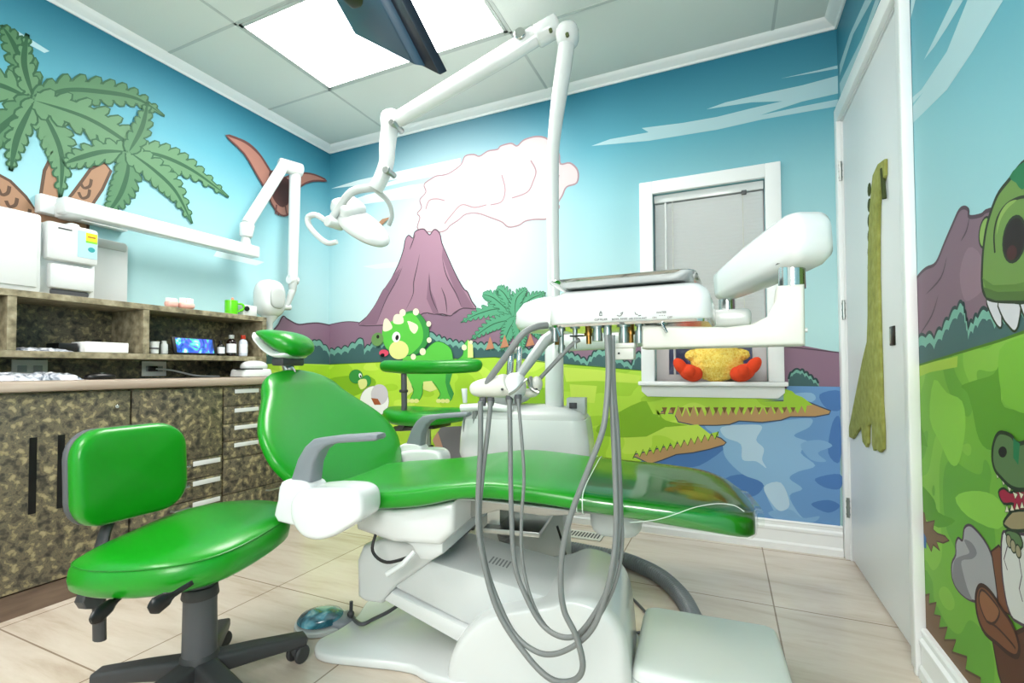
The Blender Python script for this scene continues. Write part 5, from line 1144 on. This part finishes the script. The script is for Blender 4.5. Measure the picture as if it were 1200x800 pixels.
# assistant stool
AC = Vector((-1.53, 2.27, 0))
S2 = empty('assistant_stool', AC, 0, label='tall green assistant stool with curved arm pad, behind the patient chair', cat='stool')
star(S2, AC, .26, .3)
MB().cyl(AC+Vector((0, 0, .11)), AC+Vector((0, 0, .46)), .034).build('gas_lift_sleeve', DARK, S2); MB().cyl(AC+Vector((0, 0, .45)), AC+Vector((0, 0, .58)), .02).build('gas_lift_rod', STEEL, S2)
MB().box(AC+Vector((0, 0, .575)), (.2, .18, .02), bev=.005).build('seat_plate', BLACK, S2)
rg = []
for k, z in ((.75, -.05), (.93, -.045), (1.0, -.02), (.98, .005), (.9, .02), (.6, .028), (.2, .026)):
    rg.append([AC+Vector((.265*k*math.cos(2*PI*j/40), .21*k*math.sin(2*PI*j/40), .635+z+.02*math.cos(2*PI*j/40)**2*k)) for j in range(40)])
MB().loft(rg).build('seat', GREEN, S2, smooth=70)
post = onp(473, 460, 1, 2.16)
MB().tube([AC+Vector((-.05, -.02, .56)), Vector((-1.70, 2.2, .555)), Vector((post.x, post.y, .60)), Vector((post.x, post.y, .90))], [.014, .014, .016, .016], 10, 3).build('arm_post', DARK2, S2)
MB().cyl(Vector((post.x, post.y, .76)), Vector((post.x, post.y, .775)), .024, bev=.003).build('post_collar', DARK, S2)
pd = [onp(451, 429, 1, 2.20), onp(453, 429, 1, 2.19), onp(475, 430, 1, 2.14), onp(510, 430, 1, 2.12), onp(540, 429, 1, 2.15), onp(558, 428, 1, 2.19), onp(561, 428, 1, 2.2)]
MB().tube(pd, [.024, .034, .036, .036, .036, .034, .024], 16, 5).build('arm_pad', GREEN, S2, smooth=65)

# ------------------------------------------------------------------ things on the floor
UB = empty('utility_box', (-.052, 1.43, 0), math.radians(3), label='white low utility box on the floor at the bottom right', cat='utility box')
bx_ = []
for z, g in ((0.001, 0), (.085, .003), (.106, .006), (.115, .010), (.120, .017), (.122, .028)): bx_.append([(a, b+.012, z) for a, b in rr(.385-2*g, .376-2*g, .03, 6)])
MB().loft(bx_).build('cover', mat('utility_white', '#e6ebe8', .3, coat=.2), UB, local=True, smooth=50)
MB().prism([(a, b+.012) for a, b in rr(.382, .372, .03, 5)], lambda u, v: Vector((u, v, .0925)), lambda u, v: Vector((u, v, .0935))).build('seam_line', OFFW, UB, local=True)
def corr(pts, r, name, label):
    P, _ = catmull([Vector(p) for p in pts], 40, [r]*len(pts)); acc = 0; rs = []
    L = sum((P[i+1]-P[i]).length for i in range(len(P)-1)); n_ = int(L/.0032); out = []; seg = 0; d = 0
    cum = [0]
    for i in range(len(P)-1): cum.append(cum[-1]+(P[i+1]-P[i]).length)
    j = 0
    for k in range(n_+1):
        s = L*k/n_
        while j < len(cum)-2 and cum[j+1] < s: j += 1
        t = (s-cum[j])/max(1e-9, cum[j+1]-cum[j]); out.append(P[j].lerp(P[j+1], t)); rs.append(r*(1 if k % 4 in (1, 2) else .90))
    tag(MB().tube(out, rs, 16).build(name, CORR, smooth=80), label, 'hose')
corr([at(589, 588, 1.93), at(589, 604, 1.95), at(592, 626, 1.99), at(601, 646, 2.06), at(622, 655, 2.20)+Vector((0, 0, .0)), (-.82, 2.20, .034), (-.6, 2.20, .034), (-.42, 2.17, .034), (-.27, 2.07, .034), (-.17, 1.92, .034), (-.115, 1.76, .034), (-.10, 1.64, .04)], .032, 'corrugated_hose', 'thick grey corrugated hose curving over the tiles to the utility box')
def wire(pts, r, name, label, m_=DARK2): tag(MB().tube(pts, r, 8, 8).build(name, m_, smooth=60), label, 'cable')
g0 = lambda x, y, z=.006: onp(x, y, 2, z)
wire([g0(712, 688), g0(735, 697), g0(752, 712), g0(764, 728)], .005, 'floor_cable', 'grey cable looping from chair base to the back of the utility box')
wire([g0(716, 795), g0(728, 794), g0(738, 788)], .006, 'floor_cable', 'dark cable entering the utility box near the bottom of the picture')
wire([g0(729, 775), g0(732, 755), g0(745, 742), g0(756, 741)], .005, 'floor_cable', 'dark looped cable just left of the utility box')
wire([PL(600, 640, .1)*0+Vector((-.55, 1.62, .33)), Vector((-.53, 1.66, .2)), Vector((-.55, 1.7, .06)), Vector((-.6, 1.74, .006)), Vector((-.66, 1.74, .006))], .0045, 'hanging_cable', 'thin dark cable hanging behind the chair lift arm', BLACK)
# floor vent register
fv = empty('floor_register', onp(672, 627, 2, 0), label='white floor vent with dark slots by the back baseboard', cat='vent')
a_, b_, c2_, d2_ = g0(640, 619, .003), g0(703, 627, .003), g0(700, 635, .003), g0(645, 626, .003)
cx_ = (-.76, 2.5); MB().bb((-.93, 2.44, 0.0005), (-.60, 2.56, .006), bev=.002).build('frame', IVORY, fv)
sl_ = MB()
for k in range(18): sl_.bb((-.91+k*.0168, 2.465, .0055), (-.902+k*.0168, 2.535, .0068))
sl_.build('slots', DARK, fv, smooth=0)
# foot control
fo = Vector((-1.272, 1.285, 0))
FC = empty('foot_control', fo, 0, label='foot control pedal with a blue-green disc beside the chair base', cat='pedal')
MB().lathe([(.088, .001), (.092, .004), (.09, .014), (.07, .018), (0, .018)], fo+Vector((-.02, -.01, 0))).build('base', OFFW, FC)
PEDAL = noise_mat('blue_glass_plastic', [(.35, '#1f4f60'), (.5, '#4d90a4'), (.65, '#a9c9d0')], 14, .12, 3, 1.2, (1, 1, 1), False, .6)
MB().lathe([(.07, .018), (.078, .024), (.07, .034), (.045, .040), (0, .041)], fo+Vector((-.025, -.012, 0))).build('disc', PEDAL, FC)
MB().prism([(-.0, -.05), (.075, -.03), (.098, .0), (.098, .035), (.07, .05), (.03, .07)], lambda u, v: fo+Vector((u, v, .001)), lambda u, v: fo+Vector((u*.95, v*.9, .03)), bev=.006).build('bracket', GREYA, FC)
MB().cyl(fo+Vector((.078, .02, .028)), fo+Vector((.080, .02, .085)), .006).sphere(fo+Vector((.078, .02, .042)), .012).build('post', DARK, FC)
wire([fo+Vector((.085, .022, .026)), onp(424, 731, 2, .046), onp(438, 725, 2, .047), onp(456, 716, 2, .046), onp(470, 706, 2, .05), onp(484, 693, 2, .06), onp(492, 684, 2, .085)], .0065, 'pedal_cable', 'grey cable running from the foot control to the chair base')

# ------------------------------------------------------------------ plush toy on sill
YEL = noise_mat('yellow_fur', [(.3, '#dca93a'), (.45, '#f2cf55'), (.65, '#fbe588')], 130, .95, 5, 1, bump=1); ORG = mat('orange_felt', '#e2431a', .9, bump=(300, .5))
yt = YB-.012; zt_ = wz0
PT = empty('plush_toy', (-.04, yt, zt_), label='yellow fluffy plush toy with orange feet sitting on the window sill', cat='plush toy')
def fuzzy(mb_c, r, name, m_, n=34):
    rnd = random.Random(5); rings = []
    for i in range(n+1):
        th_ = -PI/2+PI*i/n; rings.append([Vector(mb_c)+Vector((r[0]*math.cos(th_)*math.cos(2*PI*k/56), r[1]*math.cos(th_)*math.sin(2*PI*k/56), r[2]*math.sin(th_)))*1.0+Vector((rnd.uniform(-1, 1), rnd.uniform(-1, 1), rnd.uniform(-1, 1)))*.0035 for k in range(56)])
    return MB().loft(rings).build(name, m_, PT, smooth=30)
fuzzy((-.045, yt, zt_+.105), (.125, .062, .105), 'body', YEL); fuzzy((-.05, yt+.0, zt_+.24), (.085, .06, .075), 'head', YEL)
fuzzy((.06, yt-.005, zt_+.135), (.05, .035, .03), 'wing', YEL, 14); fuzzy((-.15, yt-.005, zt_+.135), (.045, .035, .03), 'wing', YEL, 14)
def foot(cx, tx, name='foot'):
    y = yt-.055
    mb = MB(); mb.sphere((cx, y, zt_+.045), (.058, .045, .042), Matrix.Rotation(math.radians(-25*tx), 3, 'Y'))
    mb.sphere((cx+tx*.045, y-.006, zt_+.078), (.030, .032, .050), Matrix.Rotation(math.radians(35*tx), 3, 'Y')).sphere((cx+tx*.0, y-.03, zt_+.052), (.028, .03, .030)).sphere((cx-tx*.03, y+.0, zt_+.04), (.03, .034, .035))
    mb.build(name, ORG, PT, smooth=60)
foot(-.168, -1); foot(.078, 1)
MB().sphere((-.05, yt-.065, zt_+.235), (.045, .035, .018), p=.8).build('beak', ORG, PT)
for s in (-1, 1): MB().sphere((-.05+s*.03, yt-.052, zt_+.27), .012).build('eye', BLACK, PT)

# ------------------------------------------------------------------ hanging monitor
MO = empty('hanging_monitor', at(452, -10, 1.12), label='dark flat monitor hanging from the ceiling in front of the light panel', cat='monitor')
m1, m2, m3, m4 = at(424, 42, 1.16), at(515, 88, 1.02), at(462, -60, .93), at(366, -62, 1.08)
nm_ = (m2-m1).cross(m4-m1).normalized()
if nm_.dot(FW) > 0: nm_ = -nm_
eu = (m2-m1); ev = (m4-m1)
def mf(u, v, d): return m1+eu*u+ev*v+nm_*d
SCR = mat('monitor_back', '#1d3a4e', .35, coat=.3); BEZ = mat('monitor_bezel', '#20222a', .3, coat=.4)
def slabm(u0, u1, v0, v1, d0, d1, nme, m_, ins=0):
    a = [(u0, v0), (u1, v0), (u1, v1), (u0, v1)]
    MB().prism(a, lambda u, v: mf(u, v, d0), lambda u, v: mf((u-.5)*(1-ins)+.5, (v-.5)*(1-ins)+.5, d1), bev=.003).build(nme, m_, MO)
slabm(0, 1, 0, 1, -.022, 0, 'bezel', BEZ); slabm(.0, .86, .03, .97, 0, .02, 'back_shell', SCR, .1)
slabm(.03, .97, .03, .97, -.024, -.021, 'screen', mat('dark_screen', '#080a10', .1))
cpt = mf(.6, .88, .02); MB().box(cpt, (.09, .09, .05), bev=.01).build('mount_plate', BLACK, MO)
MB().cyl(cpt, Vector((cpt.x, cpt.y, ZC-.004)), .018).build('ceiling_pole', DARK, MO)
MB().cyl(Vector((cpt.x, cpt.y, ZC-.03)), Vector((cpt.x, cpt.y, ZC-.004)), .06, bev=.004).build('ceiling_flange', DARK, MO)

# ------------------------------------------------------------------ light
def area(name, loc, size, sy, power, col=(1, 1, 1), rot=(0, 0, 0)):
    l = bpy.data.lights.new(name, 'AREA'); l.shape = 'RECTANGLE'; l.size = size; l.size_y = sy; l.energy = power; l.color = col
    o = bpy.data.objects.new(name, l); COL.objects.link(o); o.location = loc; o.rotation_euler = rot; return o
# added flash-like fill behind the viewer, turned left to keep the right wall dim
area('flash_fill', (.1, -1.1, 1.75), 1.0, .9, 38, (1, .97, .93), (math.radians(80), 0, math.radians(26)))
w = bpy.data.worlds.new('world'); scene.world = w; w.use_nodes = True
w.node_tree.nodes['Background'].inputs[0].default_value = (.75, .85, 1, 1); w.node_tree.nodes['Background'].inputs[1].default_value = .6
vs = scene.view_settings; vs.view_transform = 'Standard'; vs.look = 'None'; vs.gamma = 1; vs.exposure = .4
try: vs.use_curve_mapping = False
except Exception: pass
